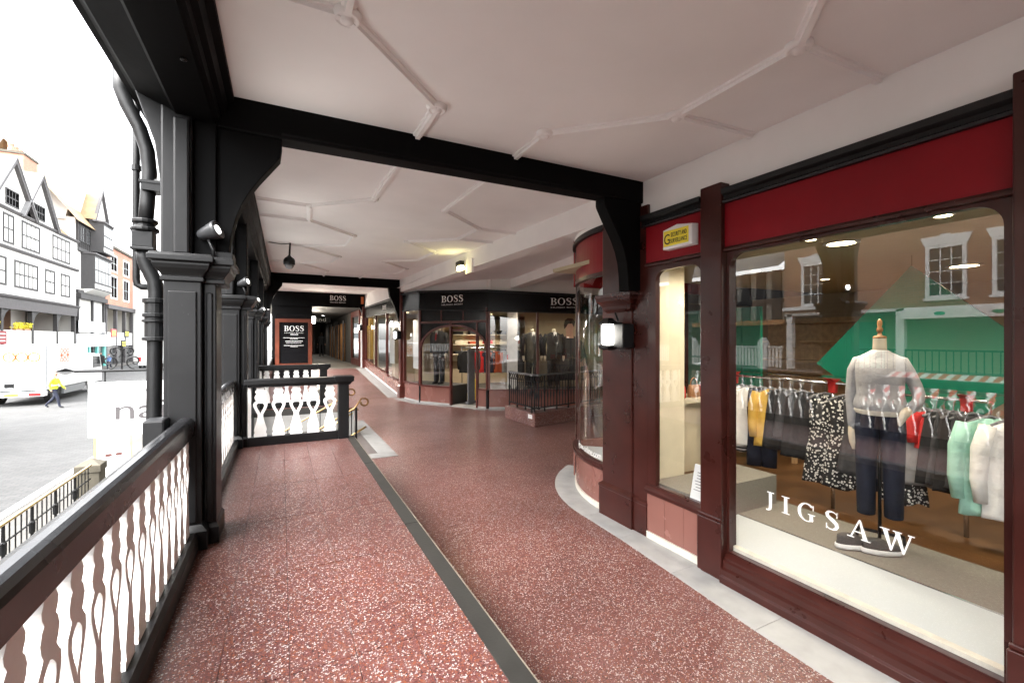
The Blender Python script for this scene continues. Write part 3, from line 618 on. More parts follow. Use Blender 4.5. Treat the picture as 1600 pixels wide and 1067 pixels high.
# ------------------------------------------------------------------ clothes shop on the right
def ring_frame(y0, y1, z0, z1, iy0, iy1, iz0, iz1, rad, x0, x1):
    """flat frame in the y-z plane with rounded upper inner corners; x0 front, x1 back"""
    inn, out = [(iy0,iz0),(iy1,iz0),(iy1,iz1-rad)], [(y0,z0),(y1,z0),(y1,iz1-rad)]
    for p in arc(iy1-rad, iz1-rad, rad, 0, 90, 8): inn.append(p); out.append((y1,z1))
    for p in arc(iy0+rad, iz1-rad, rad, 90, 180, 8): inn.append(p); out.append((y0,z1))
    inn.append((iy0,iz1-rad)); out.append((y0,iz1-rad))
    mb = MB(); n = len(inn)
    for i in range(n):
        j = (i+1) % n; a, b, c, d = inn[i], inn[j], out[j], out[i]
        ps = [a, b] + ([c] if c == d else [c, d])
        if a == b: ps = [a] + ([c] if c == d else [c, d])
        if len(ps) < 3: continue
        mb.add([(x0, p[0], p[1]) for p in ps], [tuple(range(len(ps)))])
        mb.quad((x0,*a),(x1,*a),(x1,*b),(x0,*b))
    return mb
js = T('shopfront', 'oxblood shopfront with red fascia and big display window', 'shopfront', (2.85, 1.5, 0))
FX = 2.82
for y0, y1 in ((.745,2.18),(2.37,2.96),(-4.9,.44)): box(FX, FX+.06, y0, y1, 2.375, 2.69).build('fascia_panel', 'fascia_red', js)
def cornice(y0, y1):
    mb = MB(); mb.prism([(2.87,2.685),(2.79,2.685),(2.785,2.70),(2.80,2.71),(2.80,2.735),(2.775,2.75),(2.77,2.785),(2.87,2.785)], y0, y1); return mb
for y0, y1 in ((.74,2.175),(2.365,2.99),(-4.9,.445)): cornice(y0, y1).build('cornice', 'black_paint', js)
def trim(y0, y1):
    mb = MB(); mb.prism([(2.84,2.34),(2.80,2.345),(2.80,2.36),(2.81,2.375),(2.84,2.38)], y0, y1); return mb
for y0, y1 in ((.74,2.175),(2.365,2.96),(-4.9,.445)): trim(y0, y1).build('trim', 'oxblood', js)
def post(y0, y1, x, label=None):
    box(x, 2.95, y0, y1, 0, 2.84).build('post', 'oxblood', js, bevel=.008)
    box(x-.02, x+.01, y0-.012, y1+.012, .02, .42).build('post_base', 'oxblood', js, bevel=.006)
    box(x+.004, x-.012, y0-.008, y1+.008, .42, .445).build('post_base', 'oxblood', js, bevel=.006)
post(2.18, 2.36, 2.78); post(.45, .735, 2.74)
ring_frame(.74, 2.175, .17, 2.36, .785, 2.155, .21, 2.325, .1, 2.835, 2.88).build('window_frame', 'oxblood', js)
mb = MB(); mb.prism([(2.93,.0),(2.755,.0),(2.755,.05),(2.765,.06),(2.765,.10),(2.785,.112),(2.785,.15),(2.80,.16),(2.80,.175),(2.83,.20),(2.86,.205),(2.93,.205)], .741, 2.174); mb.build('base_moulding', 'oxblood', js, bevel=.002)
mb = MB(); mb.prism([(2.93,.0),(2.755,.0),(2.755,.15),(2.80,.175),(2.83,.20),(2.93,.205)], -4.9, .446); mb.build('base_moulding', 'oxblood', js)
gl = MB().quad((2.862,.77,.2),(2.862,2.16,.2),(2.862,2.16,2.34),(2.862,.77,2.34)).build('window_pane', 'glass', js)
MB().quad((2.862,-4.9,.2),(2.862,.44,.2),(2.862,.44,2.34),(2.862,-4.9,2.34)).build('window_pane', 'glass', js)
ring_frame(2.365, 2.965, .44, 2.36, 2.40, 2.87, .47, 2.30, .09, 2.84, 2.88).build('window_frame', 'oxblood', js)
mb = MB(); mb.prism([(2.88,.40),(2.80,.40),(2.795,.43),(2.81,.45),(2.83,.465),(2.88,.47)], 2.37, 2.96); mb.build('sill', 'oxblood', js)
MB().quad((2.862,2.38,.44),(2.862,2.9,.44),(2.862,2.9,2.32),(2.862,2.38,2.32)).build('window_pane', 'glass', js)
for k in range(3): box(2.835, 2.86, 2.365+k*.2+.0015, 2.365+(k+1)*.2-.0015, .062, .398).build('riser_tile', 'pink_tile', js)
box(2.822, 2.86, 2.366, 2.96, 0, .06).build('skirting', 'skirting', js)
# pilaster and its capital
box(2.83, 2.99, 3.155, 3.575, 0, 2.9).build('pilaster', 'oxblood', js, bevel=.01)
box(2.845, 2.99, 2.965, 3.153, 0, 2.9).build('pilaster', 'oxblood', js, bevel=.008)
mb = MB(); mb.frame_loft(2.83, 2.99, 3.155, 3.57, [(.025,.0),(.025,.27),(.03,.28),(.03,.3),(.0,.325)]); mb.build('pilaster_base', 'oxblood', js)
mb = MB(); mb.frame_loft(2.845, 2.99, 2.985, 3.13, [(.022,.0),(.022,.26),(.026,.27),(.026,.29),(.0,.31)]); mb.build('pilaster_base', 'oxblood', js)
mb = MB(); mb.frame_loft(2.83, 2.99, 3.17, 3.5, [(.0,1.97),(.015,1.985),(.03,2.0),(.035,2.03),(.055,2.06),(.075,2.08),(.08,2.11),(.085,2.115),(.085,2.145)]); mb.build('capital', 'oxblood', js, bevel=.003)
# curved corner window
CX_, CY_, CR = 4.47, 3.575, 1.6
def cpt(r, phi): return (CX_ - r*math.cos(R(phi)), CY_ + r*math.sin(R(phi)))
def curved(r0, r1, z0, z1, a0=0, a1=42, n=16):
    mb = MB(); mb.loft([[(*cpt(r0,a),z0),(*cpt(r1,a),z0),(*cpt(r1,a),z1),(*cpt(r0,a),z1)] for a in [a0+(a1-a0)*k/n for k in range(n+1)]]); return mb
for k in range(5): curved(1.60, 1.57, .062, .42, k*8.4+.05, k*8.4+8.35, 5).build('riser_tile', 'pink_tile', js)
curved(1.612, 1.57, 0, .06).build('skirting', 'skirting', js)
curved(1.64, 1.55, .422, .45).build('sill', 'oxblood', js); curved(1.625, 1.56, .45, .475).build('sill', 'oxblood', js)
mb = MB(); A = [cpt(1.585, 42*k/24) for k in range(25)]; mb.strip([(*p,.47) for p in A], [(*p,2.37) for p in A]); mb.build('window_pane', 'glass', js, smooth=True)
curved(1.61, 1.56, 2.36, 2.40).build('trim', 'oxblood', js)
curved(1.60, 1.56, 2.40, 2.80).build('fascia_panel', 'fascia_red', js)
curved(1.64, 1.56, 2.80, 2.83).build('cornice', 'black_paint', js); curved(1.625, 1.56, 2.83, 2.86).build('cornice', 'black_paint', js)
curved(1.62, 1.4, 2.862, 3.2, -1, 42.6).build('plaster_band', 'wall_white', js)
mx, my = cpt(1.59, 42.5)
MB().lathe([(.035,0),(.035,.44),(.028,.45),(.026,2.4),(.035,2.42),(.035,2.86)], (mx,my,0), 10).build('mullion', 'oxblood', js)
# recessed side of the entrance
box(mx, 6.2, my+.03, my+.09, 0, .44).build('riser_panel', 'pink_tile', js)
box(mx, 6.2, my+.03, my+.09, 2.38, 3.2).build('fascia_panel', 'fascia_red', js)
MB().quad((mx,my+.06,.44),(6.2,my+.06,.44),(6.2,my+.06,2.38),(mx,my+.06,2.38)).build('window_pane', 'glass', js)
for x in (4.2, 5.2, 6.2): box(x, x+.06, my+.02, my+.1, 0, 2.4).build('mullion', 'oxblood', js)
# vinyl lettering on the glass
letters('JIGSAW', js, 'letter_white', (2.857,1.90,.61), (0,-1,0), (0,0,1), .108, gap=.42, width=.79)
me = text_mesh('jigsaw-online.com', .09, .0005); vx = [v.co.x for v in me.vertices]; x0 = max(vx)
for v in me.vertices:
    ph = 3 + (x0 - v.co.x) / 1.6 * 57.3; p = cpt(1.59 + v.co.z, ph); v.co = Vector((p[0]-WL[js.name].x, p[1]-WL[js.name].y, .50 + v.co.y*1.1))
me.materials.clear(); me.materials.append(M['letter_white']); o = bpy.data.objects.new('lettering', me); COL.objects.link(o); o.parent = js
# pale paving strip along the shop
pv = struct(box(2.5, 2.52, 1, 1.02, -.03, -.01), 'paving_strip', 'pale_stone')
ed = [(-4,2.40),(-2.6,2.41),(-1.2,2.42),(.2,2.44),(.95,2.45),(1.72,2.49),(2.42,2.55),(3.05,2.6),(3.575,2.62)]
for (ya, xa), (yb, xb) in zip(ed, ed[1:]):
    MB().prism([(xa,ya+.002),(2.86,ya+.002),(2.86,yb-.002),(xb,yb-.002)], -.03, .005, 'z').build('paving_stone', 'pale_stone', pv)
for a0, a1 in ((0,12),(12,25),(25,40),(40,58)):
    MB().prism([cpt(1.85,a0+(a1-a0-.15)*k/6) for k in range(7)] + [cpt(1.58,a1-.15-(a1-a0-.15)*k/6) for k in range(7)], -.03, .005, 'z').build('paving_stone', 'pale_stone', pv)
# alarm box
ab = T('alarm_box', 'white alarm box with yellow security label on the red fascia', 'alarm box', (2.8,2.55,2.42))
mb = MB(); mb.loft([[(2.82,2.41,2.44),(2.82,2.70,2.44),(2.82,2.70,2.60),(2.82,2.56,2.625),(2.82,2.41,2.60)],[(2.755,2.41,2.44),(2.755,2.70,2.44),(2.755,2.70,2.595),(2.755,2.56,2.62),(2.755,2.41,2.595)],[(2.745,2.42,2.45),(2.745,2.69,2.45),(2.745,2.69,2.585),(2.745,2.56,2.61),(2.745,2.42,2.585)]]); mb.build('case', 'white_board', ab)
box(2.742, 2.7455, 2.435, 2.683, 2.46, 2.582).build('label_plate', 'alarm_yellow', ab)
text('G', ab, 'letter_black', (2.741,2.676,2.475), (0,-1,0), (0,0,1), .085, width=.058)
text('SECURITY AND', ab, 'letter_black', (2.741,2.606,2.527), (0,-1,0), (0,0,1), .036, width=.155)
text('SURVEILLANCE', ab, 'letter_black', (2.741,2.612,2.478), (0,-1,0), (0,0,1), .036, width=.165)
def lantern(x, y, z, label, e=4):
    t = T('wall_lantern', label, 'lantern', (x+.1, y, z), group='lit wall lanterns')
    box(x+.05, x+.13, y-.05, y+.05, z+.02, z+.24).build('backplate', 'iron', t, bevel=.006)
    box(x+.0, x+.13, y-.20, y-.062, z+.0, z+.22).build('gear_box', 'iron', t, bevel=.01)
    MB().tube([(x+.1,y-.02,z+.25),(x+.07,y-.02,z+.31),(x+.06,y-.02,z+.33)], .008, 6).build('hook', 'iron', t)
    mb = MB(); mb.frame_loft(x-.05, x+.04, y-.055, y+.055, [(.0,z+.215),(.012,z+.22),(.012,z+.235),(-.01,z+.26),(-.02,z+.275)]); mb.build('cap', 'iron', t)
    mb = MB(); mb.frame_loft(x-.05, x+.04, y-.055, y+.055, [(-.02,z-.02),(.01,z-.005),(.012,z+.02),(.0,z+.03)]); mb.build('tray', 'iron', t)
    box(x-.04, x+.03, y-.045, y+.045, z+.032, z+.214).build('glass_box', 'lamp_white', t, bevel=.008)
    for a, b in ((-.05,-.055),(-.05,.05),(.035,-.055),(.035,.05)): box(x+a, x+a+.008, y+b, y+b+.006, z+.025, z+.22).build('bar', 'iron', t)
    l = bpy.data.lights.new('lantern_light', 'POINT'); l.energy = e; l.color = (1,.94,.82); l.shadow_soft_size = .05; q = bpy.data.objects.new('lantern_light', l); COL.objects.link(q); q.parent = t; q.location = (-.2,0,.12)
lantern(2.70, 3.32, 1.64, 'lit black lantern on the near dark red pilaster', .25)

# ------------------------------------------------------------------ inside the clothes shop
struct(MB().prism([(2.94,-5),(11.9,-5),(11.9,4.6)] + [cpt(1.56, 42-42*k/10) for k in range(11)] + [(2.94,3.5)], .004, .1, 'z'), 'shop_floor', 'wood_floor')
struct(box(2.9, 11.9, -5, 4.6, 2.52, 2.56), 'shop_ceiling', 'shop_ceiling')
struct(box(8.6, 8.7, -5, 6, .1, 2.52), 'shop_wall', 'shop_wall')
struct(box(2.95, 8.6, -5, -4.9, .1, 2.52), 'shop_wall', 'shop_wall')
struct(box(2.99, 3.36, 3.03, 3.10, .1, 2.52), 'shop_partition', 'cream')
struct(curved(1.05, 1.0, .1, 2.5, 4, 42), 'display_backdrop', 'cream')
struct(curved(1.55, 1.06, .1, .4, 1, 41.5), 'display_plinth', 'plinth_white')
struct(box(2.93, 3.54, -5, 2.6, .1, .2), 'display_plinth', 'plinth_white')
struct(box(3.545, 4.2, -5, 3.4, .1, .195), 'display_step', 'carpet')
tag(struct(box(3.53, 3.545, -5, 2.6, .19, .204), 'display_edge', 'chrome'))
struct(box(2.88, 2.93, .76, 2.17, .1, .235), 'window_board', 'skirting')
struct(box(2.95, 4.1, 2.62, 3.02, .1, .46), 'display_plinth', 'carpet')
def downlight(x, y, r, z=2.52, e=20, warm=True, label='', parent=None):
    t = T('downlight', label, 'downlight', (x, y, z), group='recessed ceiling lights in the shops')
    MB().lathe([(r*1.25,0),(r*1.3,-.008),(r,-.012),(r*.98,-.004)], (x,y,z), 18).build('rim', 'white_board', t)
    MB().lathe([(r*.95,-.003),(r*.9,-.006)], (x,y,z), 18).build('lens', 'lamp_warm' if warm else 'lamp_white', t)
    if e:
        l = bpy.data.lights.new('downlight_lamp', 'SPOT'); l.energy = e*.19; l.spot_size = R(150); l.spot_blend = .8; l.color = (1,.88,.72) if warm else (1,.94,.85); l.shadow_soft_size = .08
        q = bpy.data.objects.new('downlight_lamp', l); COL.objects.link(q); q.parent = t; q.location = (0,0,-.03)
for x, y, r, e, lb in ((3.78,1.32,.045,22,'small lit downlight near the right corner of the display window'),(3.755,2.12,.04,22,'small lit downlight near the left post of the display window'),(4.13,2.09,.1,45,'large round ceiling light above the display mannequin'),(6.6,2.13,.12,70,'large round ceiling light deep inside the clothes shop'),(6.4,3.43,.05,40,'small downlight deep inside behind the clothes rail'),(4.9,3.38,.05,40,'small downlight over the left clothes rail'),(5.2,.2,.1,50,'round ceiling light over the right clothes rail'),(3.3,2.6,.04,40,'small added downlight brightening the partition behind the narrow window'),(3.45,3.95,.05,45,'small downlight behind the curved corner window')):  # the one by the narrow window is added to brighten the cream partition
    downlight(x, y, r, e=e, label=lb)
gp = T('diamond_banner', 'large green diamond shaped panel hanging in the display window', 'display panel', (5.35,2.1,1.0))
MB().prism([(2.95,1.45),(2.1,2.42),(1.15,1.50),(1.95,.75)], 5.34, 5.37, 'x').build('panel', 'green_panel', gp)
MB().tube([(5.355,2.1,2.41),(5.355,2.1,2.52)], .004, 6).build('wire', 'chrome', gp)
# back shelving and a counter that fill the depth of the shop
for k, (x, y0, y1, h, m) in enumerate(((8.3,-3.5,-.4,2.1,'wood'),(8.3,3.9,5.6,2.1,'light_wood'))):
    t = T('shop_shelf', ('tall wooden wall shelf deep in the shop behind the right rail','pale wooden wall shelf deep in the shop behind the left rail')[k], 'shelf', (x,y0,.1))
    box(x+.2, x+.25, y0, y1, .1, h).build('back', m, t)
    for q in range(6): box(x-.1, x+.2, y0, y1, .3+q*.34, .33+q*.34).build('shelf_board', m, t)
ct = T('shop_table', 'low wooden display table deep inside the clothes shop', 'table', (6.3,4.0,.1))
box(5.9, 6.9, 3.5, 4.5, .78, .84).build('top', 'light_wood', ct)
for a, b in ((5.95,3.55),(6.8,3.55),(5.95,4.4),(6.8,4.4)): box(a, a+.05, b, b+.05, .1, .78).build('leg', 'light_wood', ct)

def garment_mesh(kind, w, h, seed):
    rnd = random.Random(seed); mb = MB(); ph = rnd.random()*6
    pr = {'top': [(0,.28),(.03,.62),(.08,.9),(.2,.92),(.6,.9),(1,1.0)], 'dress': [(0,.35),(.03,.55),(.08,.7),(.3,.68),(.45,.66),(.7,.85),(1,1.0)], 'skirt': [(0,.62),(.05,.64),(.4,.8),(1,1.0)], 'trousers': [(0,.66),(.1,.75),(.3,.8),(.7,.78),(1,.8)]}[kind]
    def hw(t):
        for (a, b), (c, d) in zip(pr, pr[1:]):
            if a <= t <= c: return (b + (d-b)*(t-a)/(c-a)) * w/2
        return w/2
    N, K = 18, 24; rings = []
    for i in range(N+1):
        t = i/N; W_2 = hw(t); ring = []
        for k in range(K):
            a = 2*math.pi*k/K; s = math.cos(a); fold = (.012 + .02*t) * math.sin(s*7 + ph + t*1.2) * (1-abs(s))**.3
            d = (.018 + .03*min(1, t*4)) * math.sin(a) + fold
            notch = (.05 if kind == 'top' else .03)*max(0, 1-abs(s)*3) if i == 0 else 0
            ring.append((s*W_2, d, -t*h - notch - (.015*math.sin(s*5+ph) if i == N else 0)))
        rings.append(ring)
    if kind == 'trousers':
        for s in (-1, 1): mb.ell([(s*w*.2, .0, -t*h, w*(.2+.02*math.sin(t*9)), .035) for t in (.25,.4,.6,.8,1)], 14)
        rings = rings[:6]
    mb.loft(rings)
    if kind == 'top':
        for s in (-1, 1): mb.tube([(s*w*.4,0,-h*.06),(s*w*.5,.01,-h*.3),(s*w*.52,.015,-h*.62),(s*w*.5,0,-h*.85)], [.05,.055,.05,.04], 10)
    return mb
def garment(kind, m, x, y, z, rz, w, h, label, cat, seed, grp):
    t = T(cat.replace(' ', '_'), label, cat, (x, y, z), rz, group=grp)
    garment_mesh(kind, w, h, seed).build('fabric', m, t, local=True, smooth=True).location = (0,0,-.10)
    mb = MB(); mb.tube([(-w*.36,0,-.145),(-w*.2,0,-.11),(0,0,-.085),(w*.2,0,-.11),(w*.36,0,-.145)], .011, 7); mb.tube([(0,0,-.085),(0,0,-.02),(.018,0,.008),(0,0,.026),(-.018,0,.01)], .003, 6)
    mb.build('hanger', 'cloth_grey', t, local=True, smooth=True)
def clothes_rail(x, y0, y1, z, label, ends=True):
    t = T('clothes_rail', label, 'clothes rail', (x, (y0+y1)/2, .1), group='clothes rails')
    MB().tube([(x,y0-.12,z),(x,y1+.12,z)], .013, 10).build('rail', 'chrome', t, smooth=True)
    for y in (y0, y1):
        MB().tube([(x,y,.1),(x,y,z+.04)], .017, 10).build('post', 'chrome', t, smooth=True)
        mb = MB(); mb.prism([(x-.02,z-.09),(x+.02,z-.09),(x+.03,z+.02),(x+.1,z+.05),(x-.1,z+.05),(x-.03,z+.02)], y-.03, y+.03); mb.build('shelf_bracket', 'cloth_red', t)
    MB().prism([(x-.15,y0-.2),(x+.15,y0-.2),(x+.15,y1+.2),(x-.15,y1+.2)], z+.055, z+.063, 'z').build('glass_shelf', 'glass', t)
clothes_rail(4.7, 2.45, 3.5, 1.30, 'left chrome clothes rail with red brackets, seen past the narrow window post')
clothes_rail(5.0, 1.6, 2.25, 1.22, 'right chrome clothes rail behind the display mannequin')
G1, G2 = 'clothes on the left rail', 'clothes on the right rail'
FA = -R(52)
left = [('top','stripes_bw',3.56,.42,.75,'black and white striped top at the left end of the left rail','striped top'),('top','cloth_white',3.40,.40,.62,'white blouse next to the striped top on the left rail','white blouse'),('top','cloth_white',3.30,.40,.66,'second white blouse on the left rail, overlapping the first','white blouse'),
        ('trousers','navy',3.17,.36,.86,'navy trousers beside the white blouses on the left rail','navy trousers'),('top','cloth_mustard',3.06,.34,.62,'mustard yellow top on the left rail','mustard top'),('skirt','black_cloth',2.94,.38,.62,'black skirt next to the mustard top','black skirt'),('skirt','suit_grey',2.83,.38,.5,'charcoal skirt in the middle of the left rail','charcoal skirt'),('skirt','black_cloth',2.73,.40,.66,'black skirt just left of the floral dress','black skirt'),
        ('dress','floral',2.52,.38,.86,'black dress with white flowers left of the chrome post','floral dress'),('dress','floral',2.34,.38,.86,'black dress with white flowers right of the chrome post','floral dress'),('dress','suit_grey',2.22,.36,.7,'charcoal dress at the right end of the left rail','charcoal dress')]
for k, (kd, m, y, w, h, lb, cat) in enumerate(left): garment(kd, m, 4.7, y, 1.285, FA + R(random.uniform(-12,12)), w, h, lb, cat, k, G1)
right = [('trousers','navy',2.12,.34,.80,'navy trousers beside the mannequin on the right rail','navy trousers'),('dress','floral',2.02,.36,.86,'floral dress behind the legs of the mannequin','floral dress'),('top','cloth_green',1.93,.34,.36,'bright green top on the right rail','green blouse'),('skirt','cloth_grey',1.87,.36,.66,'grey skirt beside the bright green top','grey skirt'),('top','cloth_red',1.79,.3,.34,'bright red blouse on the right rail','red blouse'),
         ('skirt','black_cloth',1.74,.4,.62,'black skirt next to the bright red blouse','black skirt'),('skirt','suit_grey',1.68,.4,.6,'charcoal skirt in the middle of the right rail','charcoal skirt'),('skirt','black_cloth',1.62,.4,.66,'black skirt left of the white blouses','black skirt'),('skirt','suit_grey',1.56,.4,.62,'charcoal skirt just left of the mint blouse','charcoal skirt')]
for k, (kd, m, y, w, h, lb, cat) in enumerate(right): garment(kd, m, 5.0, y, 1.205, FA + R(random.uniform(-12,12)), w, h, lb, cat, 40+k, G2)
for k, (y, m, lb, cat) in enumerate(((1.40,'cloth_mint','pale mint blouse beside the right window post','mint blouse'),(1.27,'cloth_white','white blouse half hidden by the right window post','white blouse'))):
    garment('top', m, 4.8, y, 1.22, -R(50), .38, .74, lb, cat, 70+k, G2)
def mannequin(loc, rz, kind, label, sc=1.0):
    t = T('mannequin', label, 'mannequin', loc, rz, group='shop mannequins')
    t.scale = (sc*(.8 if kind == 'knit' else 1), sc*.95, sc)
    B = lambda mb, n, m, **k: mb.build(n, m, t, local=True, smooth=True, **k)
    if kind == 'knit':
        B(MB().lathe([(.055,1.42),(.052,1.47),(.05,1.52),(.052,1.525)], (0,0,0), 18), 'neck', 'mannequin_skin')
        B(MB().lathe([(.052,1.526),(.05,1.54),(.018,1.55),(.014,1.57),(.024,1.58),(.024,1.60),(.014,1.61),(.02,1.63),(.018,1.655),(.005,1.672)], (0,0,0), 16), 'finial', 'wood')
        B(MB().ell([(0,0,.985,.165,.125),(0,0,1.0,.19,.14),(0,-.01,1.03,.2,.148),(0,-.01,1.07,.19,.135),(0,0,1.12,.175,.125),(0,-.015,1.2,.18,.135),(0,-.02,1.27,.185,.135),(0,-.01,1.34,.19,.115),(0,0,1.375,.175,.095),(0,0,1.405,.13,.08),(0,0,1.425,.085,.07),(0,0,1.44,.062,.06)], 28), 'jumper', 'knit_grey')
        B(MB().ell([(0,0,.965,.17,.13),(0,0,.97,.18,.135),(0,0,.995,.195,.146),(0,0,1.005,.19,.14)], 28), 'jumper_hem', 'knit_trim')
        B(MB().tube([(-.11,0,1.375),(-.16,0,1.35),(-.195,.0,1.28),(-.215,.015,1.1),(-.205,.0,.93),(-.198,-.01,.84)], [.03,.05,.05,.046,.04,.036], 12), 'sleeve', 'knit_grey')
        B(MB().tube([(.11,0,1.375),(.16,0,1.35),(.2,.0,1.28),(.25,.02,1.18),(.272,.01,1.12),(.26,-.03,1.07),(.205,-.09,1.02)], [.03,.05,.05,.048,.046,.042,.036], 12), 'sleeve', 'knit_grey')
        B(MB().tube([(.205,-.09,1.02),(.17,-.12,.99),(.15,-.125,.95),(.14,-.12,.91)], [.032,.036,.03,.012], 10), 'hand', 'mannequin_skin')
        B(MB().tube([(-.205,-.01,.87),(-.2,-.02,.80),(-.195,-.03,.74),(-.19,-.03,.69)], [.03,.036,.03,.012], 10), 'hand', 'mannequin_skin')
        for s in (-1, 1): B(MB().tube([(s*.075,0,1.0),(s*.095,-.01,.85),(s*.1,-.01,.55),(s*.1,0,.22)], [.1,.095,.078,.07], 16), 'trouser_leg', 'navy')
        B(MB().tube([(0,0,.9),(0,0,.05)], .014, 8), 'stand_pole', 'iron')
        for a in (30, 150, 270):
            c, s = math.cos(R(a)), math.sin(R(a)); B(MB().tube([(0,0,.09),(.2*c,.2*s,.06)], .012, 6), 'stand_leg', 'iron'); B(MB().tube([(.2*c-.012,.2*s,.03),(.2*c+.012,.2*s,.03)], .03, 10), 'castor', 'rubber')
    else:
        suit = 'suit_grey' if kind == 'grey' else 'black_cloth'
        B(MB().lathe([(.055,1.42),(.05,1.5),(.052,1.53),(.03,1.54)], (0,0,0), 14), 'neck', 'mannequin_skin')
        B(MB().ell([(0,0,.72,.20,.14),(0,0,.8,.205,.14),(0,0,.95,.19,.13),(0,0,1.08,.18,.125),(0,-.01,1.25,.21,.14),(0,0,1.36,.22,.12),(0,0,1.41,.17,.1),(0,0,1.45,.075,.075)], 24), 'jacket', suit)
        mb = MB(); mb.add([(-.05,-.105,1.44),(.05,-.105,1.44),(0,-.152,1.16),(0,-.09,1.47)], [(0,2,1),(0,1,3)]); B(mb, 'shirt', 'cloth_white')
        mb = MB(); mb.add([(-.014,-.13,1.40),(.014,-.13,1.40),(.02,-.157,1.22),(0,-.16,1.17),(-.02,-.157,1.22)], [(0,4,3,2,1)]); B(mb, 'tie', 'cloth_red' if kind == 'grey' else 'black_cloth')
        for s in (-1, 1):
            mb = MB(); mb.add([(s*.05,-.115,1.45),(s*.09,-.12,1.36),(s*.085,-.147,1.28),(s*.005,-.158,1.13),(s*.03,-.14,1.25)], [(0,1,2,3,4)]); B(mb, 'lapel', 'suit_grey')
            B(MB().tube([(s*.2,0,1.39),(s*.255,.0,1.28),(s*.27,.02,1.05),(s*.26,-.03,.84)], [.06,.065,.055,.045], 12), 'sleeve', suit)
            B(MB().tube([(s*.26,-.03,.84),(s*.255,-.045,.77),(s*.25,-.05,.7)], [.032,.036,.014], 8), 'hand', 'mannequin_skin')
            B(MB().tube([(s*.08,0,.8),(s*.1,0,.5),(s*.1,0,.06)], [.1,.08,.07], 14), 'trouser_leg', suit)
            B(MB().ell([(s*.1,-.05,.0,.045,.12),(s*.1,-.05,.04,.045,.115),(s*.1,-.02,.07,.04,.07)], 12), 'shoe', 'rubber')
    return t
mannequin((3.95,1.74,.2), -R(68), 'knit', 'headless display mannequin in grey jumper and navy trousers with turned wooden neck knob')
def sneaker(x, y, rz, label):
    t = T('shoe', label, 'shoe', (x, y, .2), rz, group='sneakers in the display window')
    out = lambda k, s: [(math.cos(a)*.048*s*(1.0 if math.sin(a) > 0 else .85), math.sin(a)*.13*s, k) for a in [2*math.pi*i/18 for i in range(18)]]
    MB().loft([out(0,.95), out(.012,1.02), out(.035,1.0)]).build('sole', 'cloth_white', t, local=True, smooth=True)
    up = lambda z, s, dy, l: [(math.cos(a)*.046*s, dy + math.sin(a)*.125*l, z) for a in [2*math.pi*i/18 for i in range(18)]]
    MB().loft([up(.034,.98,0,.99), up(.055,.9,.0,.93), up(.075,.78,.03,.7), up(.095,.72,.05,.52), up(.10,.6,.05,.45)]).build('upper', 'shoe_dark', t, local=True, smooth=True)
sneaker(3.72, 1.80, R(60), 'left grey sneaker with white sole at the foot of the mannequin')
sneaker(3.80, 1.66, R(48), 'right grey sneaker with white sole at the foot of the mannequin')
nt_ = T('window_notice', 'white printed notice leaning inside the narrow window', 'notice', (2.93,2.5,.46))
MB().add([(2.90,2.385,.46),(2.90,2.56,.46),(2.96,2.56,.72),(2.96,2.385,.72),(2.91,2.385,.46),(2.91,2.56,.46),(2.97,2.56,.72),(2.97,2.385,.72)], [(0,1,2,3),(4,5,6,7),(0,1,5,4),(1,2,6,5),(2,3,7,6),(3,0,4,7)]).build('board', 'paper', nt_)
for k in range(7):
    z = .66 - k*.022; x = 2.90 + (z-.46)/.26*.06 - .002; w = .05 if k < 2 else .065 - .008*(k % 3); MB().quad((x,2.472-w,z),(x,2.472+w,z),(x+.0015,2.472+w,z+.006),(x+.0015,2.472-w,z+.006)).build('print_line', 'cloth_grey', nt_)
bgd = T('display_shelf', 'cream display shelf with red bags behind the narrow window', 'shelf', (4.6,4.0,.1))
box(4.2, 5.0, 3.85, 4.3, .95, 1.0).build('top', 'cream', bgd); box(4.25, 4.95, 3.95, 4.25, .1, .95).build('body', 'cream', bgd)
for k, (x, m) in enumerate(((4.35,'cloth_red'),(4.6,'wood'),(4.8,'cloth_red'))):
    t = T('handbag', ('red handbag on the cream shelf, nearest the window','brown handbag between two red ones','red handbag farther along the cream shelf')[k], 'handbag', (x,4.0,1.0), group='handbags on the shelf')
    MB().ell([(0,0,0,.1,.05),(0,0,.08,.1,.05),(0,0,.15,.085,.035)], 14).build('body', m, t, local=True, smooth=True)
    MB().tube([(.06*math.cos(a),0,.15+.09*math.sin(a)) for a in [R(180*i/8) for i in range(9)]], .006, 6).build('handle', m, t, local=True)
gw = T('green_screen', 'dark green folding screen seen through the narrow window', 'screen', (6.4,5.4,.1)); box(6.2, 6.25, 4.5, 5.6, .1, 2.2).build('panel', 'green_panel', gw); box(6.2, 6.25, 4.2, 4.49, .1, 2.2).build('panel', 'green_panel', gw)

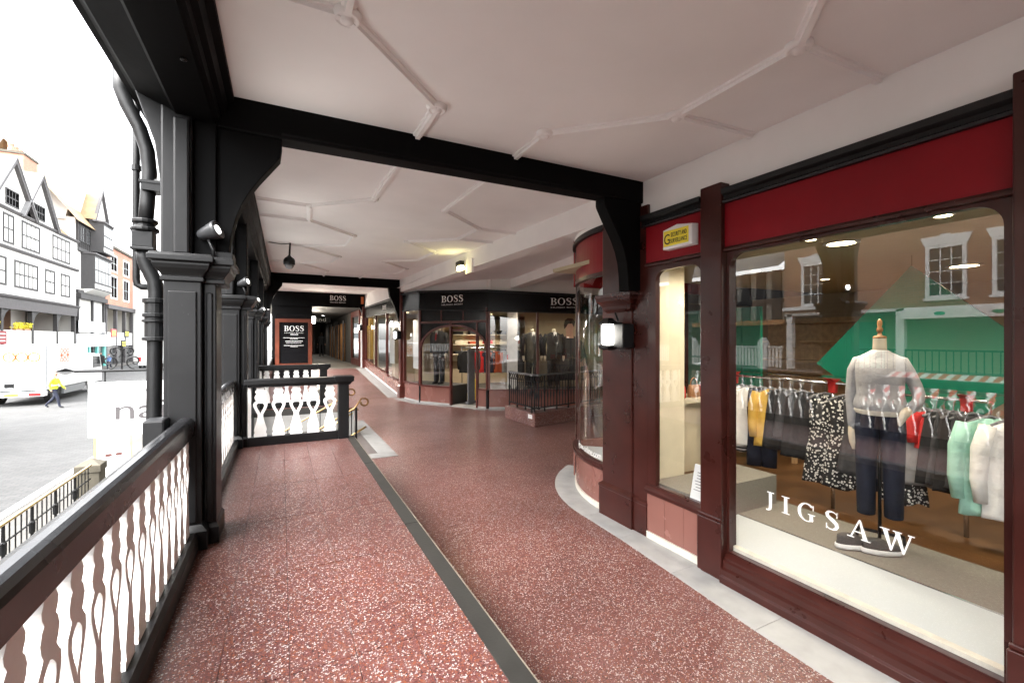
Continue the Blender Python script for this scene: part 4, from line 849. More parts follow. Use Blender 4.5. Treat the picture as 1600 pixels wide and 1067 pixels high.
# ------------------------------------------------------------------ menswear shop at the corner
class Seg:
    def __init__(s, A, B):
        s.A = Vector((*A,0)); d = Vector((*B,0)) - s.A; s.L = d.length; s.u = d/s.L; s.n = Vector((s.u.y,-s.u.x,0))
    def p(s, a, d, z): q = s.A + s.u*a + s.n*d; return (q.x, q.y, z)
    def box(s, a0, a1, d0, d1, z0, z1, mb=None, zb=None, zt=None):
        """zb / zt: other z values at a1"""
        mb = mb or MB(); z0b = z0 if zb is None else zb; z1b = z1 if zt is None else zt
        mb.add([s.p(a0,d0,z0),s.p(a1,d0,z0b),s.p(a1,d1,z0b),s.p(a0,d1,z0),s.p(a0,d0,z1),s.p(a1,d0,z1b),s.p(a1,d1,z1b),s.p(a0,d1,z1)],
               [(0,3,2,1),(4,5,6,7),(0,1,5,4),(1,2,6,5),(2,3,7,6),(3,0,4,7)]); return mb
    def pane(s, a0, a1, d, z0, z1, zb=None, zt=None):
        return MB().quad(s.p(a0,d,z0), s.p(a1,d,z0 if zb is None else zb), s.p(a1,d,z1 if zt is None else zt), s.p(a0,d,z1))
P0, P1, P2, P3 = (3.15,13.12), (3.34,12.05), (4.53,10.18), (8.6,8.33)
S1, S2, S3 = Seg(P0,P1), Seg(P1,P2), Seg(P2,P3)
bs = T('shopfront', 'black and dark red corner shopfront with arched entrance and silver lettering', 'shopfront', (4,11.2,0))
# fascia boards, with mouldings
for sg, za, zb, ta, tb in ((S1,2.55,2.54,3.0,2.98),(S2,2.54,2.43,2.98,2.89),(S3,2.43,2.34,2.89,2.68)):
    sg.box(-.02, sg.L+.02, -.06, .02, za, ta, zb=zb, zt=tb).build('fascia', 'black_flat', bs)
    sg.box(-.04, sg.L+.04, -.06, .06, ta, ta+.05, zb=tb, zt=tb+.05).build('cornice', 'black_paint', bs)
    sg.box(-.02, sg.L+.02, -.06, .035, za-.03, za, zb=zb-.03, zt=zb).build('trim', 'black_paint', bs)
    sg.box(-.05, sg.L+.05, -.2, -.05, ta, 3.4, zb=tb, zt=3.4).build('plaster_band', 'wall_white', bs)
def on(sg, a, d, z): return sg.p(a, d, z)
letters('BOSS', bs, 'letter_silver', on(S2,.78,.03,2.68), S2.u, (0,0,1), .17, width=.70); text('HUGO BOSS', bs, 'letter_silver', on(S2,.79,.03,2.60), S2.u, (0,0,1), .036, width=.68)
letters('BOSS', bs, 'letter_silver', on(S3,1.55,.03,2.57), S3.u, (0,0,1), .17, width=.68); text('HUGO BOSS', bs, 'letter_silver', on(S3,1.56,.03,2.49), S3.u, (0,0,1), .036, width=.66)
# stall risers of tile with dark edge strips
def riser(sg, a0, a1, n, h=.46):
    for k in range(n):
        x0, x1 = a0+(a1-a0)*k/n, a0+(a1-a0)*(k+1)/n; sg.box(x0+.002, x1-.002, -.05, .0, .05, h).build('riser_tile', 'pink_tile', bs)
    sg.box(a0, a1, -.05, .012, 0, .05).build('skirting', 'pale_stone', bs)
    sg.box(a0, a1, -.06, .035, h, h+.035).build('sill', 'red_wood', bs)
riser(S1, .1, S1.L-.02, 1, .48); riser(S2, .03, 1.04, 1, .46); riser(S2, 1.90, S2.L-.03, 1, .46); riser(S3, .03, S3.L, 3, .45)
for sg, a in ((S2,0.0),(S2,2.19),(S2,1.05),(S2,1.89)): sg.box(a-.02, a+.03, -.06, .012, 0, .46).build('edge_strip', 'black_paint', bs)
# glass and mullions
S1.pane(.1, S1.L-.02, -.02, .5, 2.54).build('window_pane', 'glass', bs)
S2.pane(.04, 1.05, -.03, .48, 2.16).build('window_pane', 'glass', bs); S2.pane(1.89, 2.19, -.03, .48, 1.9).build('window_pane', 'glass', bs)
S3.pane(.06, 1.2, -.02, .48, 2.43, zt=2.40).build('window_pane', 'glass', bs); S3.pane(1.26, S3.L, -.02, .48, 2.40, zt=2.33).build('window_pane', 'glass', bs)
for sg, a, w, z1 in ((S1,.04,.07,2.55),(S1,S1.L-.03,.05,2.55),(S2,0,.05,2.52),(S2,1.04,.05,2.2),(S2,1.87,.05,2.2),(S2,2.17,.05,2.5),(S3,.0,.06,2.43),(S3,1.2,.06,2.4),(S3,3.2,.06,2.36)):
    sg.box(a, a+w, -.05, .03, .49 if sg is not S2 or a not in (1.04,1.87) else .0, z1).build('mullion', 'red_wood', bs, bevel=.006)
# arch with black spandrels over the entrance
ac, aw, z_s, rise = 1.11, 1.06, 1.5, .58
mb = MB(); n = 26
E_ = lambda k, g=0: (ac - (aw+g)*math.cos(math.pi*k/n), z_s + (rise+g)*math.sin(math.pi*k/n))
for k in range(n):
    a, b = E_(k), E_(k+1); mb.quad(S2.p(a[0],.0,a[1]), S2.p(b[0],.0,b[1]), S2.p(b[0],.0,2.14), S2.p(a[0],.0,2.14)); mb.quad(S2.p(a[0],.0,a[1]), S2.p(b[0],.0,b[1]), S2.p(b[0],-.05,b[1]), S2.p(a[0],-.05,a[1]))
mb.build('spandrel', 'black_flat', bs)
mb = MB(); mb.loft([[S2.p(E_(k,-.03)[0],.02,E_(k,-.03)[1]), S2.p(E_(k,.025)[0],.02,E_(k,.025)[1]), S2.p(E_(k,.025)[0],-.03,E_(k,.025)[1]), S2.p(E_(k,-.03)[0],-.03,E_(k,-.03)[1])] for k in range(n+1)]); mb.build('arch_moulding', 'red_wood', bs)
S2.box(.0, 2.22, -.05, .03, 2.14, 2.19).build('transom', 'red_wood', bs)
for k in range(3):
    a0 = .05 + k*.71; S2.box(a0, a0+.69, -.04, .0, 2.195, 2.52 - k*.03).build('transom_panel', 'black_flat', bs)
    S2.box(a0+.69, a0+.72, -.04, .015, 2.195, 2.5 - k*.03).build('mullion', 'red_wood', bs)
S2.box(1.09, 1.87, -.06, -.02, 1.93, 1.98).build('door_head', 'red_wood', bs)
box(4.0, 4.02, 11, 11.02, -.03, -.02).build('threshold_base', 'pale_stone', bs)
S2.box(1.05, 1.89, -.3, .12, -.02, .012).build('threshold', 'pale_stone', bs)
# paving strip round this shop
pv2 = struct(box(3.5, 3.52, 12.5, 12.52, -.03, -.01), 'paving_strip', 'pale_stone')
S1.box(-.1, S1.L+.05, .0, .22, -.03, .006).build('paving_stone', 'pale_stone', pv2); S2.box(-.05, 1.04, .0, .2, -.03, .008).build('paving_stone', 'pale_stone', pv2); S2.box(1.9, 2.25, .0, .2, -.03, .008).build('paving_stone', 'pale_stone', pv2)
for k in range(3): S3.box(k*1.3, k*1.3+1.295, .0, .2, -.03, .006).build('paving_stone', 'pale_stone', pv2)
fz = lambda y: max(0, (y-13.4)/6.5*.5)
for k in range(5):
    ya, yb = 13.45+k*1.3, 13.45+(k+1)*1.3-.006
    MB().add([(2.78,ya,fz(ya)+.006),(3.14,ya,fz(ya)+.006),(3.14,yb,fz(yb)+.006),(2.78,yb,fz(yb)+.006)], [(0,1,2,3)]).build('paving_stone', 'pale_stone', pv2)
# corner pilaster and the side windows along the passage
box(3.08, 3.24, 13.18, 13.42, 0, 3.22).build('pilaster', 'red_wood', bs, bevel=.01)
mb = MB(); mb.frame_loft(3.08, 3.24, 13.18, 13.42, [(.03,0),(.03,.34),(.0,.38)]); mb.build('pilaster_base', 'red_wood', bs)
SW = Seg((3.15,19.9), (3.15,13.45)); q = SW.L
def zs(a): return fz(19.9 - a)
cuts = [0, .3, 2.5, 4.5, q]
for a, b in zip(cuts, cuts[1:]):
    SW.box(a, b-.004, -.05, .0, zs(a)+.05, zs(a)+.33, zb=zs(b)+.05, zt=zs(b)+.43).build('riser_tile', 'pink_tile', bs)
    SW.pane(a, b, -.02, zs(a)+.36, 2.62, zb=zs(b)+.46, zt=2.56).build('window_pane', 'glass', bs)
    SW.box(b-.05, b, -.05, .03, zs(b)+.4, 2.62).build('mullion', 'red_wood', bs)
SW.box(0, q, -.05, .012, zs(0), zs(0)+.05, zb=0, zt=.05).build('skirting', 'white_paint', bs)
SW.box(0, q, -.06, .03, zs(0)+.33, zs(0)+.36, zb=.43, zt=.46).build('sill', 'red_wood', bs)
SW.box(0, q, -.06, .02, 2.62, 3.02, zb=2.56, zt=2.98).build('fascia', 'black_flat', bs); SW.box(0, q, -.06, .05, 3.02, 3.07, zb=2.98, zt=3.03).build('cornice', 'black_paint', bs)
SW.box(0, q, -.3, -.0, 3.07, 3.75, zb=3.03, zt=3.75).build('plaster_band', 'wall_white', bs)
letters('BOSS', bs, 'letter_silver', SW.p(3.9,.03,2.72), SW.u, (0,0,1), .16, width=.62)
box(3.04, 3.2, 19.85, 20.1, .4, 3.1).build('pilaster', 'red_wood', bs)
box(3.0, 3.04, 19.9, 20.05, .4, 2.6).build('edge_strip', 'white_paint', bs)
lantern(2.96, 13.3, 1.72, 'lit black lantern on the corner pilaster of the black shopfront', .4)
# inside the menswear shop
struct(MB().prism([(3.2,13.2),(3.36,12.1),(4.56,10.22),(8.6,8.38),(11.9,8.4),(11.9,20),(3.2,20)], .002, .008, 'z'), 'shop_floor', 'shop_dark')
struct(MB().prism([(3.2,13.2),(3.36,12.1),(4.56,10.22),(8.6,8.38),(11.9,8.4),(11.9,20),(3.2,20)], 2.62, 2.66, 'z'), 'shop_ceiling', 'shop_ceiling')
struct(box(3.6, 11.9, 16.2, 16.3, 0, 2.62), 'shop_wall', 'shop_wall')
struct(box(4.3, 4.36, 13.0, 20, 0, 2.62), 'shop_partition', 'shop_wall')
dpl = struct(MB().prism([S2.p(.05,-.08,0)[:2], S2.p(1.0,-.08,0)[:2], S2.p(1.0,-.8,0)[:2], S1.p(.2,-.6,0)[:2], S1.p(.2,-.08,0)[:2]], .01, .5, 'z'), 'display_plinth', 'shop_dark')
struct(MB().prism([S3.p(.1,-.1,0)[:2], S3.p(4.3,-.1,0)[:2], S3.p(4.3,-1.1,0)[:2], S3.p(.1,-.8,0)[:2]], .01, .45, 'z'), 'display_plinth', 'shop_dark')
bw = struct(MB().prism([S3.p(1.0,-1.2,0)[:2], S3.p(4.4,-1.2,0)[:2], S3.p(4.4,-1.25,0)[:2], S3.p(1.0,-1.25,0)[:2]], .01, 2.62, 'z'), 'display_backdrop', 'shop_wall')
wc = T('shop_column', 'white square column standing inside the corner window', 'column', S3.p(.62,-.55,.45)); S3.box(.50, .76, -.7, -.45, .45, 2.62).build('shaft', 'white_paint', wc); S3.box(.48, .52, -.44, -.42, 1.2, 1.33).build('fire_sign', 'cloth_red', wc)
fr = math.atan2(-S2.n.y, -S2.n.x) - math.pi/2
faceto = lambda n: math.atan2(n.x, -n.y)
mannequin(S2.p(.33,-.42,.5), faceto(S2.n), 'grey', 'headless mannequin in grey suit left of the arched entrance')
mannequin(S3.p(1.15,-.62,.45), faceto(S3.n)+.3, 'black', 'mannequin in black jacket nearest the white column in the corner window')
mannequin(S3.p(1.72,-.62,.45), faceto(S3.n)+.2, 'black', 'mannequin in black jacket beside the poster in the corner window')
po_ = T('poster', 'large wall poster of a dark haired person in dark clothes looking down', 'poster', S3.p(2.5,-1.15,.6))
S3.box(1.95, 3.3, -1.17, -1.15, .5, 2.5).build('sheet', 'shop_wall', po_)
def flat(pts, d, m, nm): MB().add([S3.p(a-.28, d, z) for a, z in pts], [tuple(range(len(pts)))]).build(nm, m, po_)
flat([(2.0,.6),(3.0,.6),(2.98,1.2),(2.9,1.62),(2.72,1.76),(2.6,1.82),(2.42,1.82),(2.26,1.74),(2.1,1.62),(2.02,1.2)], -1.146, 'suit_grey', 'print_figure')
flat([(2.42,1.75),(2.62,1.75),(2.6,1.95),(2.63,2.1),(2.55,2.18),(2.44,2.18),(2.4,2.05)], -1.143, 'skin', 'print_face')
flat([(2.36,2.0),(2.42,2.06),(2.46,2.14),(2.58,2.15),(2.62,2.05),(2.66,2.2),(2.6,2.28),(2.46,2.3),(2.38,2.24),(2.35,2.12)], -1.140, 'hair', 'print_hair')
flat([(2.75,.95),(2.95,1.0),(2.98,1.15),(2.9,1.2),(2.84,1.1),(2.76,1.08)], -1.140, 'skin', 'print_hand')
cb = T('display_cube', 'open chrome display stand in front of the poster', 'display stand', S3.p(2.3,-.6,.45)); S3.box(2.1, 2.55, -.75, -.45, 1.22, 1.25).build('top', 'chrome', cb)
for a, d in ((2.11,-.74),(2.53,-.74),(2.11,-.47),(2.53,-.47)): S3.box(a, a+.015, d, d+.015, .45, 1.22).build('leg', 'chrome', cb)
# shelves, rails and stock behind the entrance
sh = T('wall_shelf', 'cream wall shelves with folded stock behind the entrance', 'shelf', (6.6,16.0,1.2)); box(5.6, 8.8, 16.05, 16.19, 0.9, 2.5).build('back', 'cream', sh)
for k in range(4): box(5.6, 8.8, 15.75, 16.05, 1.15+k*.36, 1.18+k*.36).build('shelf_board', 'cream', sh)
sm = ['black_cloth','cloth_red','suit_grey','cream','navy','cloth_orange']
nm_ = ['black','red','charcoal','cream','navy','orange']; rw = ['lowest','second','third','top']
for r_ in range(3):
    for k in range(5):
        x = 5.7 + k*.6; c = (k*2 + r_*3) % 6; o = tag(box(x, x+.34, 15.8, 16.02, 1.182+r_*.36, 1.28+r_*.36+.05*((k+r_) % 2)).build('folded_clothes', sm[c], origin=(x+.17,15.9,1.182+r_*.36), bevel=.02), f'{nm_[c]} folded clothes, {["first","second","third","fourth","fifth"][k]} pile on the {rw[r_]} shelf', 'clothes', 'folded stock on the cream shelves')
clothes_rail2 = T('clothes_rail', 'clothes rail with orange and grey garments just inside the entrance', 'clothes rail', (6.2,13.6,0)); MB().tube([(5.2,13.9,1.45),(7.4,12.9,1.45)], .013, 8).build('rail', 'chrome', clothes_rail2)
for x, y in ((5.25,13.88),(7.35,12.92)): MB().tube([(x,y,.01),(x,y,1.45)], .016, 8).build('post', 'chrome', clothes_rail2)
for k in range(9):
    c = ['black_cloth','suit_grey','cloth_red','navy','cloth_orange','cloth_grey','cloth_grey','suit_grey','black_cloth'][k]; nm = ['black','charcoal','red','navy','orange','pale grey','mid grey','dark charcoal','jet black'][k]
    garment('top', c, 5.35+k*.23, 13.83-k*.105, 1.43, R(-20+random.uniform(-10,10)), .42, .7, f'{nm} shirt, {["first","second","third","fourth","fifth","sixth","seventh","eighth","last"][k]} on the rail inside the arched entrance', f'{nm.split()[-1]} shirt', 90+k, 'shirts inside the entrance')
dg_ = T('security_gate', 'grey security gate panel inside the arched entrance', 'security gate', (4.55,11.6,0)); S2.box(1.26, 1.30, -.75, -.45, .01, 1.45).build('panel', 'cloth_grey', dg_, bevel=.01); S2.box(1.24, 1.32, -.8, -.4, .008, .06).build('foot', 'cloth_grey', dg_)
wf = T('wet_floor_sign', 'yellow folding caution sign standing in the arched entrance', 'caution sign', (4.75,11.75,0), R(-32))
for s in (-1, 1):
    MB().prism([(-.14,.02),(-.10,.62),(.10,.62),(.14,.02),(.09,.02),(.07,.1),(-.07,.1),(-.09,.02)], 0, .02).build('panel', 'yellow', wf, local=True)
    o = wf.children[-1]; o.location = (0, s*.13, 0); o.rotation_euler = (s*R(12), 0, 0)
MB().prism([(-.06,.26),(.06,.26),(0,.38)], -.002, -.001).build('warning_triangle', 'letter_black', wf, local=True); wf.children[-1].location = (0,-.135,0); wf.children[-1].rotation_euler = (-R(12),0,0)
MB().prism([(-.05,.47),(.05,.47),(.05,.51),(-.05,.51)], -.002, -.001).build('warning_band', 'letter_black', wf, local=True); wf.children[-1].location = (0,-.135,0); wf.children[-1].rotation_euler = (-R(12),0,0)
for k, (x, y, e) in enumerate(((5.2,12.6,95),(6.6,14.6,230),(4.0,11.4,12),(5.6,9.9,26),(6.6,9.5,26),(8.2,13,60),(3.75,15,25),(3.75,18,25))):
    downlight(x, y, .06, 2.62, e, label=f'warm downlight {["just inside the arched entrance","over the shelves of the menswear shop","above the grey suit mannequin","above the black jackets","over the poster","deep in the menswear shop","in the side window near the corner pilaster","in the far side window"][k]}')
for k, (y, m) in enumerate(((14.6,'white_board'),(16.6,'cloth_grey'),(18.3,'white_board'))):
    d = T('window_banner', ('pale banner hanging in the nearest side window','grey figure banner in the middle side window','pale banner in the farthest side window')[k], 'banner', (3.9,y,.7)); box(3.95, 3.97, y-.45, y+.45, .75, 2.35).build('sheet', m, d); MB().tube([(3.96,y,2.35),(3.96,y,2.62)], .005, 6).build('wire', 'chrome', d)
# iron railing on a terrazzo plinth in the recess
rl = T('iron_railing', 'black wrought iron railing on a terrazzo plinth in the recess between the shops', 'railing', (4.6,7.9,0))
Q0, Q1, Q2 = (4.37,8.9), (4.39,7.62), (7.6,8.5)
ra, rb = Seg(Q0, Q1), Seg(Q1, Q2)
MB().prism([(4.37,8.9),(4.39,7.62),(7.6,8.5),(7.56,8.72),(4.62,7.93),(4.6,8.9)], 0, .27, 'z').build('plinth', 'terrazzo_walk', rl, bevel=.01)
for sg in (ra, rb):
    sg.box(0, sg.L, -.13, -.08, .99, 1.02).build('top_rail', 'grey_metal', rl); sg.box(0, sg.L, -.12, -.09, .34, .36).build('bottom_rail', 'iron', rl); sg.box(0, sg.L, -.12, -.09, .86, .875).build('bottom_rail', 'iron', rl)
    nb_ = int(sg.L/.09)
    for k in range(nb_+1):
        a = .02 + k*(sg.L-.04)/nb_; x, y, _ = sg.p(a, -.105, 0)
        if k % 4 == 0:
            MB().lathe([(.02,.27),(.014,.4),(.016,.6),(.028,.68),(.016,.74),(.016,.86),(.022,1.0)], (x,y,0), 8).build('post', 'iron', rl)
        else:
            MB().tube([(x,y,.36),(x,y,.5),(x,y,.6),(x,y,.7),(x,y,.86)], [.009,.009,.018,.009,.009], 6).build('bar', 'iron', rl)
            MB().tube([tuple(Vector((x,y,.93)) + sg.u*(.035*math.cos(R(t))) + Vector((0,0,.05*math.sin(R(t))))) for t in range(0,361,45)], .008, 5).build('scroll', 'iron', rl)
lb_ = tag(ra.box(ra.L-.26, ra.L-.1, .0, .004, .15, .23).build('plate', 'paper', rl))

# ------------------------------------------------------------------ far end of the row
struct(box(-.34, 1.1, 20.0, 20.3, 0, 3.7), 'black_wall', 'black_matte')
struct(box(-.34, -.30, 13.5, 20.0, 0, 1.0), 'black_wall', 'black_paint')
struct(box(-.2, 1.1, 13.5, 19.9, .0, .02), 'far_platform', 'grey_floor')
nbd = T('notice_board', 'wood framed black notice board with white lettering at the end of the raised platform', 'notice board', (.3,13.1,PZ))
box(-.13, .70, 13.08, 13.2, PZ, 2.36).build('panel', 'black_flat', nbd)
for b in ((-.15,-.055,1.0,2.25),(.625,.72,1.0,2.25)): box(b[0], b[1], 13.04, 13.075, b[2], b[3]).build('frame', 'mahogany', nbd)
for b in ((2.16,2.25),(1.0,1.09)): box(-.054, .624, 13.042, 13.075, b[0], b[1]).build('frame', 'mahogany', nbd)
letters('BOSS', nbd, 'letter_white', (.06,13.074,1.93), (1,0,0), (0,0,1), .14, width=.46); text('HUGO BOSS', nbd, 'letter_white', (.07,13.074,1.875), (1,0,0), (0,0,1), .025, width=.44)
for k, (w, z, h) in enumerate(((.16,1.83,.022),(.5,1.75,.014),(.18,1.72,.014),(.4,1.66,.02),(.36,1.62,.012),(.46,1.55,.014),(.16,1.52,.014))):
    mb = MB(); n = max(3, int(w/.03)); rnd = random.Random(k)
    x = .285 - w/2
    while x < .285 + w/2: l = rnd.uniform(.008,.03); mb.quad((x,13.0735,z),(x+l,13.0735,z),(x+l,13.0735,z+h),(x,13.0735,z+h)); x += l + .006
    mb.build('print_line', 'letter_white', nbd)
struct(box(.95, 1.1, 20.3, 45, .5, 3.7), 'passage_wall', 'black_paint'); struct(box(3.15, 3.3, 24.2, 45, .5, 3.7), 'passage_wall', 'shop_dark')
struct(box(.9, 3.6, 20.2, 45, 3.06, 3.2), 'passage_ceiling', 'timber_dark'); struct(box(.9, 3.3, 44.9, 45, .5, 3.7), 'passage_wall', 'shop_dark')
struct(box(3.75, 3.8, 20.3, 24.2, .5, 3.06), 'passage_wall', 'cream')
for k in range(7): x = 1.3+k*.17; tag(box(x, x+.06, 40, 40.05, .5, 3.0).build('timber_slat', 'timber_grey', bpy.data.objects['passage_ceiling']))
for k, y in enumerate((26.5, 29.5, 33)):
    d = T('wooden_door', ('nearest orange wooden door panel on the right of the passage','second orange wooden door panel on the right of the passage','farthest orange wooden door panel in the passage')[k], 'door', (3.12,y,.5)); box(3.06, 3.14, y, y+1.6, .5, 2.6).build('leaf', 'wood', d); box(3.04, 3.06, y+.2, y+1.4, .9, 2.4).build('panel', 'wood', d); box(3.0, 3.05, y-.12, y, .5, 2.75).build('jamb', 'timber_grey', d)
dw = T('display_niche', 'lit yellow display niche with dark wood frame in the passage', 'display case', (3.3,22.5,.5))
box(3.1, 3.16, 21.2, 21.35, .5, 3.0).build('frame', 'red_wood', dw); box(3.1, 3.16, 23.7, 23.9, .5, 3.0).build('frame', 'red_wood', dw); box(3.1, 3.75, 21.3, 23.8, .5, .8).build('plinth', 'red_wood', dw); box(3.68, 3.74, 21.3, 23.8, .8, 2.8).build('backdrop', 'cloth_mustard', dw); box(3.1, 3.74, 21.3, 23.8, 2.8, 3.05).build('head', 'red_wood', dw)
mannequin((3.4,22.3,.8), -R(70), 'black', 'dark suited mannequin in the yellow niche of the passage', .98)
downlight(3.4, 22.5, .05, 2.8, 9, label='warm light in the yellow display niche')
lantern(2.93, 20.05, 2.1, 'lit lantern at the right side of the far passage', .6)
for k, y in enumerate((20.6, 24)):
    t = T('wall_lantern', ('lit lantern at the left side of the far passage','second lit lantern further along the left passage wall')[k], 'lantern', (1.2,y,2.4), group='lit wall lanterns')
    MB().lathe([(.03,0),(.06,.03),(.065,.25),(.05,.28)], (1.2,y,2.38), 10).build('glass_box', 'lamp_white', t); mb = box(1.1, 1.2, y-.02, y+.02, 2.68, 2.71); mb.lathe([(.08,.285),(.03,.36)], (1.2,y,2.38), 10); mb.build('cap', 'iron', t)
    l = bpy.data.lights.new('lantern_light', 'POINT'); l.energy = 14; l.color = (1,.9,.75); l.shadow_soft_size = .06; q_ = bpy.data.objects.new('lantern_light', l); COL.objects.link(q_); q_.parent = t; q_.location = (.2,0,.1)
hs_ = T('hanging_sign', 'dark hanging sign with pale lettering in the far passage', 'sign', (1.9,30,2.9)); box(1.3, 2.7, 30, 30.04, 2.75, 3.06).build('board', 'black_flat', hs_); text('land', hs_, 'letter_white', (1.72,29.995,2.82), (1,0,0), (0,0,1), .22, width=.72)
es = T('fire_exit_sign', 'small orange sign on the white band above the far shop windows', 'sign', (2.95,19.8,3.25)); box(2.98, 3.08, 19.8, 19.83, 3.2, 3.5).build('plate', 'orange', es)

for k, y in enumerate((27.5, 32.5, 38)):  # extra ceiling lights, added to lift the dark passage
    downlight(2.1, y, .09, 3.055, 45, warm=False, label=f'{["nearest","middle","farthest"][k]} added ceiling light brightening the far passage')

# ------------------------------------------------------------------ people
def skin_body(joints, edges, radii):
    me = bpy.data.meshes.new('body'); me.from_pydata(joints, edges, []); o = bpy.data.objects.new('body', me); COL.objects.link(o)
    m = o.modifiers.new('skin', 'SKIN'); m.use_smooth_shade = True; m.branch_smoothing = .6
    for k, r in enumerate(radii):
        rr = r if isinstance(r, tuple) else (r, r); me.skin_vertices[0].data[k].radius = rr
    me.skin_vertices[0].data[0].use_root = True
    s = o.modifiers.new('sub', 'SUBSURF'); s.levels = 2; s.render_levels = 2
    dg = bpy.context.evaluated_depsgraph_get(); dg.update(); out = bpy.data.meshes.new_from_object(o.evaluated_get(dg)); bpy.data.objects.remove(o); bpy.data.meshes.remove(me)
    return out
def person(loc, rz, label, top, legs, hair='hair', stride=.28, swing=.2, bag=False, hgt=1.0, bald=False):
    t = T('person', label, 'person', loc, rz, group='people')
    s = stride
    J = [(0,0,.95),(0,0,1.12),(0,-.01,1.32),(0,0,1.45),(0,-.01,1.53),(0,-.015,1.64),(0,-.01,1.72),
         (-.10,0,.88),(-.11,-s*.55,.5),(-.11,-s+.06,.09),(-.11,-s-.10,.035),
         (.10,0,.88),(.11,s*.25,.5),(.11,s+.12,.13),(.11,s+.0,.035),
         (-.18,0,1.40),(-.23,swing*.6,1.14),(-.23,swing*.7-.06,.90),(-.23,swing*.7-.1,.80),
         (.18,0,1.40),(.23,-swing*.5,1.14),(.23,-swing-.1,.93),(.23,-swing-.15,.84)]
    E = [(0,1),(1,2),(2,3),(3,4),(4,5),(5,6),(0,7),(7,8),(8,9),(9,10),(0,11),(11,12),(12,13),(13,14),(2,15),(15,16),(16,17),(17,18),(2,19),(19,20),(20,21),(21,22)]
    Rd = [(.15,.11),(.14,.11),(.17,.115),(.07,.065),(.055,.055),(.085,.10),(.07,.085),.095,.068,.05,.04,.095,.068,.05,.04,.065,.05,.04,.035,.065,.05,.04,.035]
    me = skin_body(J, E, Rd)
    for m in (top, legs, 'skin', hair, 'rubber'): me.materials.append(M[m])
    for p in me.polygons:
        c = p.center; p.use_smooth = True
        if c.z > 1.52: p.material_index = 3 if (not bald and (c.z > 1.68 or c.y > .02)) else 2
        elif c.z < .09: p.material_index = 4
        elif c.z < .93 and abs(c.x) < .2: p.material_index = 1
        elif c.z < .90 and abs(c.x) >= .2: p.material_index = 2
        else: p.material_index = 0
    o = bpy.data.objects.new('body', me); COL.objects.link(o); o.parent = t
    mb = MB()
    for sx in (-.03,.03): mb.lathe([(.003,-.008),(.008,0),(.003,.008)], (sx,-.105,1.655), 8)
    mb.build('eyes', 'hair', t, local=True); MB().loft([[(-.012,-.10,1.645),(.012,-.10,1.645),(.0,-.105,1.66)],[(-.014,-.122,1.625),(.014,-.122,1.625),(0,-.11,1.655)]]).build('nose', 'skin', t, local=True)
    if bag: MB().ell([(.28,-.1,.5,.05,.12),(.28,-.1,.62,.06,.14),(.28,-.1,.76,.05,.11)], 12).build('bag', 'black_cloth', t, local=True, smooth=True)
    t.scale = (hgt,)*3
    return t
wk = person((-9.7,29.3,ST), R(80), 'person in yellow high visibility vest and dark trousers walking by the truck', 'hivis', 'navy', bald=True, stride=.30, swing=.14)
mb = MB(); mb.ell([(0,0,1.08,.205,.165),(0,0,1.11,.205,.165)], 20); mb.build('reflective_band', 'white_board', wk, local=True)
person((2.5,34.4,.5), math.pi, 'dark clothed person with a bag walking away down the far passage', 'black_cloth', 'black_cloth', bag=True, stride=.2)
person((-17.5,64.0,ST+.12), R(20), 'person in dark coat on the far pavement by the pale blue shop', 'black_cloth', 'black_cloth', stride=.1)
person((-16.6,63.2,ST), R(-20), 'person in blue top on the far pavement by the pale blue shop', 'blue_cloth', 'navy', stride=.12)

# ------------------------------------------------------------------ truck and vans
def wheel(t, x, y, r=.48, w=.28):
    o = MB().tube([(x-w/2,y,ST+r+.01),(x+w/2,y,ST+r+.01)], r, 22).build('wheel', 'rubber', t)
    MB().tube([(x-w/2-.01,y,ST+r+.01),(x+w/2+.01,y,ST+r+.01)], r*.55, 16).build('rim', 'grey_metal', o)
tr = T('delivery_truck', 'white box truck with orange lettering parked in the street', 'truck', (-11.8,33.5,ST))
X0, X1, Y0, Y1 = -13.0, -10.57, 31.0, 36.4
box(X0, X1, Y0, Y1, ST+.75, 1.42).build('box_body', 'white_board', tr, bevel=.03)
for x in (X0, X1-.06): box(x-.005, x+.065, Y0-.02, Y0+.05, ST+.72, 1.43).build('corner_post', 'grey_metal', tr)
box(X0, X1, Y0-.015, Y0, 1.18, 1.22).build('door_rail', 'grey_metal', tr); box(-11.80, -11.77, Y0-.012, Y0, ST+.8, 1.2).build('door_gap', 'grey_metal', tr)
box(X0, X1, Y0-.3, Y0+.1, ST+.45, ST+.68).build('tail_lift', 'white_board', tr, bevel=.02)
for x in (X0+.12, X1-.55): box(x, x+.43, Y0-.33, Y0-.3, ST+.5, ST+.63).build('tail_light', 'tail_red', tr)
box(-12.0, -11.5, Y0-.32, Y0-.301, ST+.5, ST+.62).build('number_plate', 'alarm_yellow', tr); box(-12.1, -11.75, Y0-.04, Y0, ST+.9, ST+1.1).build('lock', 'iron', tr)
box(X0+.1, X1-.1, Y0+.3, 39.2, ST+.5, ST+.74).build('chassis', 'iron', tr)
for y in (32.2, 38.0):
    for x in (X0+.25, X1-.25): wheel(tr, x, y)
cab = MB(); cab.loft([[(x, 36.7, ST+.55),(x, 39.2, ST+.55),(x, 39.2, ST+1.5),(x, 38.8, ST+2.35),(x, 36.7, ST+2.45)] for x in (X0+.1, X1-.08)]); cab.build('cab', 'white_board', tr, bevel=.06)
mb = MB(); mb.add([(X1-.075,37.5,ST+1.5),(X1-.075,38.95,ST+1.5),(X1-.075,38.65,ST+2.2),(X1-.075,37.5,ST+2.25)], [(0,1,2,3)]); mb.build('side_window', 'window_dark', tr)
